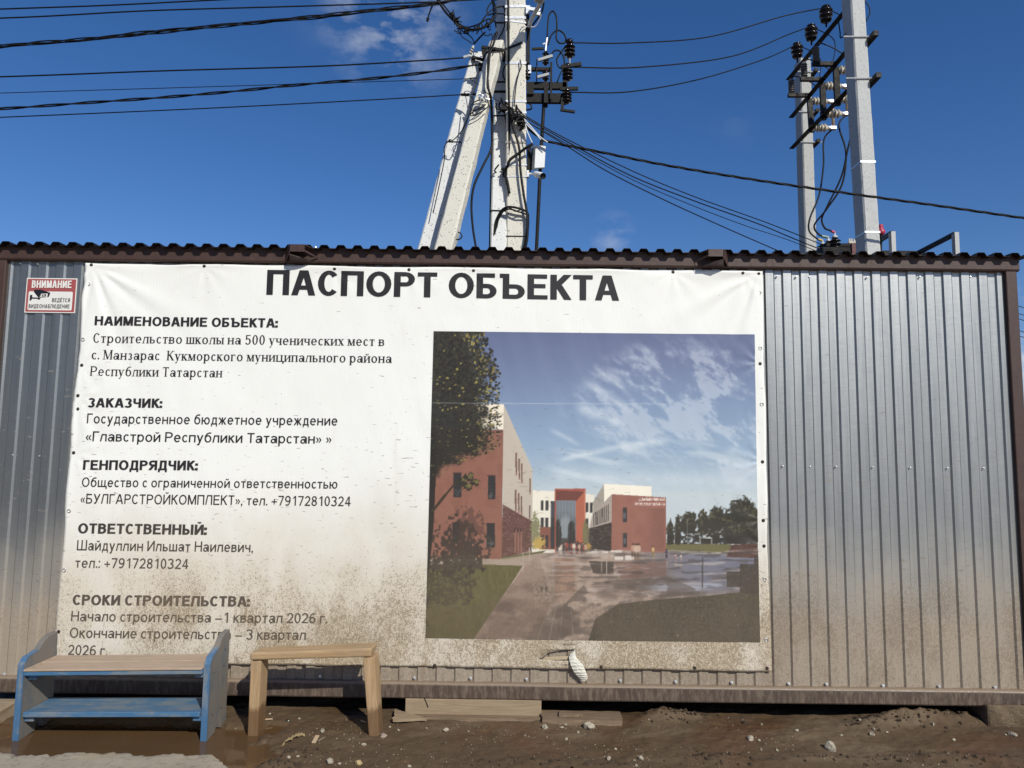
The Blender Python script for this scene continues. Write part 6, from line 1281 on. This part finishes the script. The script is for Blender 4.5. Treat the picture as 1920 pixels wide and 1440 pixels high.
def chip(name, label, p, q_, w, mat, th=.006):
    a, b = ground_at(*p), ground_at(*q_); a.z += .004; b.z += .008; return tag(MB().bar(a, b, w, th).build(name, mat, None, bev=.001), label, 'wood chip')
CHIP = m_wood('fresh_wood_chip', (.45, .33, .20), (.58, .44, .29), 1, 14)
chip('wood_chip', 'fresh pale wood chip lying right of the dry leaf', (588, 1394), (595, 1382), .022, CHIP); chip('wood_chip', 'thin splinter of wood behind the left stool leg', (492, 1350.5), (511, 1350.5), .006, CHIP); chip('wood_chip', 'thin pale splinter in the shadow of the right stool leg', (676, 1353), (685, 1357), .007, CHIP); chip('wood_chip', 'grey sliver of wood beside the fresh pale chip', (596, 1391), (606, 1386), .008, WOODG, .003)
stone(540, 1352, 10, 501, 'dark glassy clod between the stool legs, near the cabin', simple('dark_green_glass', (.02, .035, .032), .25), None, .6, 'glass_lump', 'glass lump')
# ================================================================== FAR RIGHT: what shows past the cabin corner
def far_tree(name, label, x, y, h, r, seed, trunk=.22):
    rg = np.random.default_rng(seed); t = thing(name, label, 'tree', (x, y, 0)); MB().tube([(x, y, -.2), (x+.1, y, h*.35), (x-.1, y+.1, h*.8)], [trunk, trunk*.7, trunk*.25], 8).build('trunk', simple('dark_bark', (.06, .045, .035), .9, 0, .3, 8), t)
    m = MB(); cl = [(x+rg.normal()*r*.5, y+rg.normal()*r*.5, h*(.45+.5*rg.random())) for _ in range(26)]
    for c in cl:
        for _ in range(110):
            d = rg.normal(size=3)*r*.26; s = .10+.08*rg.random(); p = Vector(c)+Vector(d); a = Vector(rg.normal(size=3)).normalized(); b = a.orthogonal().normalized(); m.add([p-a*s, p+b*s*.55, p+a*s, p-b*s*.55], [(0, 1, 2, 3)])
    o = mesh_obj('crown', m.v, m.f, simple('tree_foliage', (.035, .05, .018), .7, 0, .4, 2), t); return t
dR = lambda px, py, Y: PX(px, py, Y)
P = dR(1942, 868, 26); far_tree('tree', 'dark leafy tree far behind the right end of the cabin', P.x+.7, 26, 3.4, 1.6, 4)
hs = thing('far_house', 'small pale house with a pink roof edge far beyond the right cabin corner', 'house', (dR(1950, 868, 20).x, 20, 0)); hx0, hx1 = dR(1900, 860, 20).x, dR(1900, 860, 20).x+6
MB().box((hx0, 20, -.1), (hx1, 24, 1.95)).build('wall', simple('pale_grey_wall', (.42, .42, .42), .85), hs); MB().hexa([(hx0-.2, 19.7, 1.96), (hx1+.2, 19.7, 1.96), (hx1+.2, 24.3, 1.96), (hx0-.2, 24.3, 1.96), (hx0-.2, 19.7, 2.25), (hx1+.2, 19.7, 2.25), (hx1+.2, 22, 2.5), (hx0-.2, 22, 2.5)]).build('roof', simple('faded_pink_roof', (.50, .16, .17), .7), hs)
MB().box((hx0+1, 19.97, .9), (hx0+1.9, 20.02, 1.6)).build('window', simple('dark_window_glass', (.03, .035, .04), .1), hs)
YR = 9.0
up = thing('wooden_pole', 'dark timber utility pole hidden mostly behind the right corner post', 'utility pole', (PX(1878, 900, YR).x, YR, 0)); bx_ = PX(1878, 900, YR).x
MB().tube([(bx_, YR, -.2), (bx_, YR, PX(1878, 545, YR).z)], .09, 10).build('shaft', simple('dark_timber', (.06, .045, .035), .9, 0, .3, 10), up)
for i, (y0, y1, lb) in enumerate(((570, 577.5, 'highest'), (585, 591, 'second highest'), (595, 601, 'middle'), (616, 623, 'second lowest'), (627.5, 632.5, 'lowest'))):
    sl_ = (y1-y0)/18; cable('distant_wire', lb+' of the five thin distant wires at the right edge past the corner post', [(1879, y0-sl_*23, YR-.1), (1902, y0, YR), (1920, y1, YR), (2100, y1+sl_*160, YR+.3)], .007, 'wire', 'distant wires at the right edge')

# unseen trees added behind the camera to reflect dark in the left zinc sheet
for i, (x, y, h, r, lb) in enumerate(((-9, -19, 13, 4.2, 'tall unseen tree added to darken the wall reflection, nearest the photographer'), (-14, -21, 13.5, 4.4, 'broad unseen tree added to darken the wall reflection, second from the photographer'), (-19.5, -19, 13, 4.2, 'unseen tree added to darken the wall reflection, between two broad ones'), (-25, -17, 13.5, 4.4, 'unseen tree added to darken the wall reflection, second farthest to the left'), (-31, -14, 13, 4.4, 'unseen tree added to darken the wall reflection, farthest to the left'), (-5, -24, 11, 3.8, 'unseen tree added to darken the wall reflection, set back across the road'))): far_tree('tree', lb, x, y, h, r, 20+i)
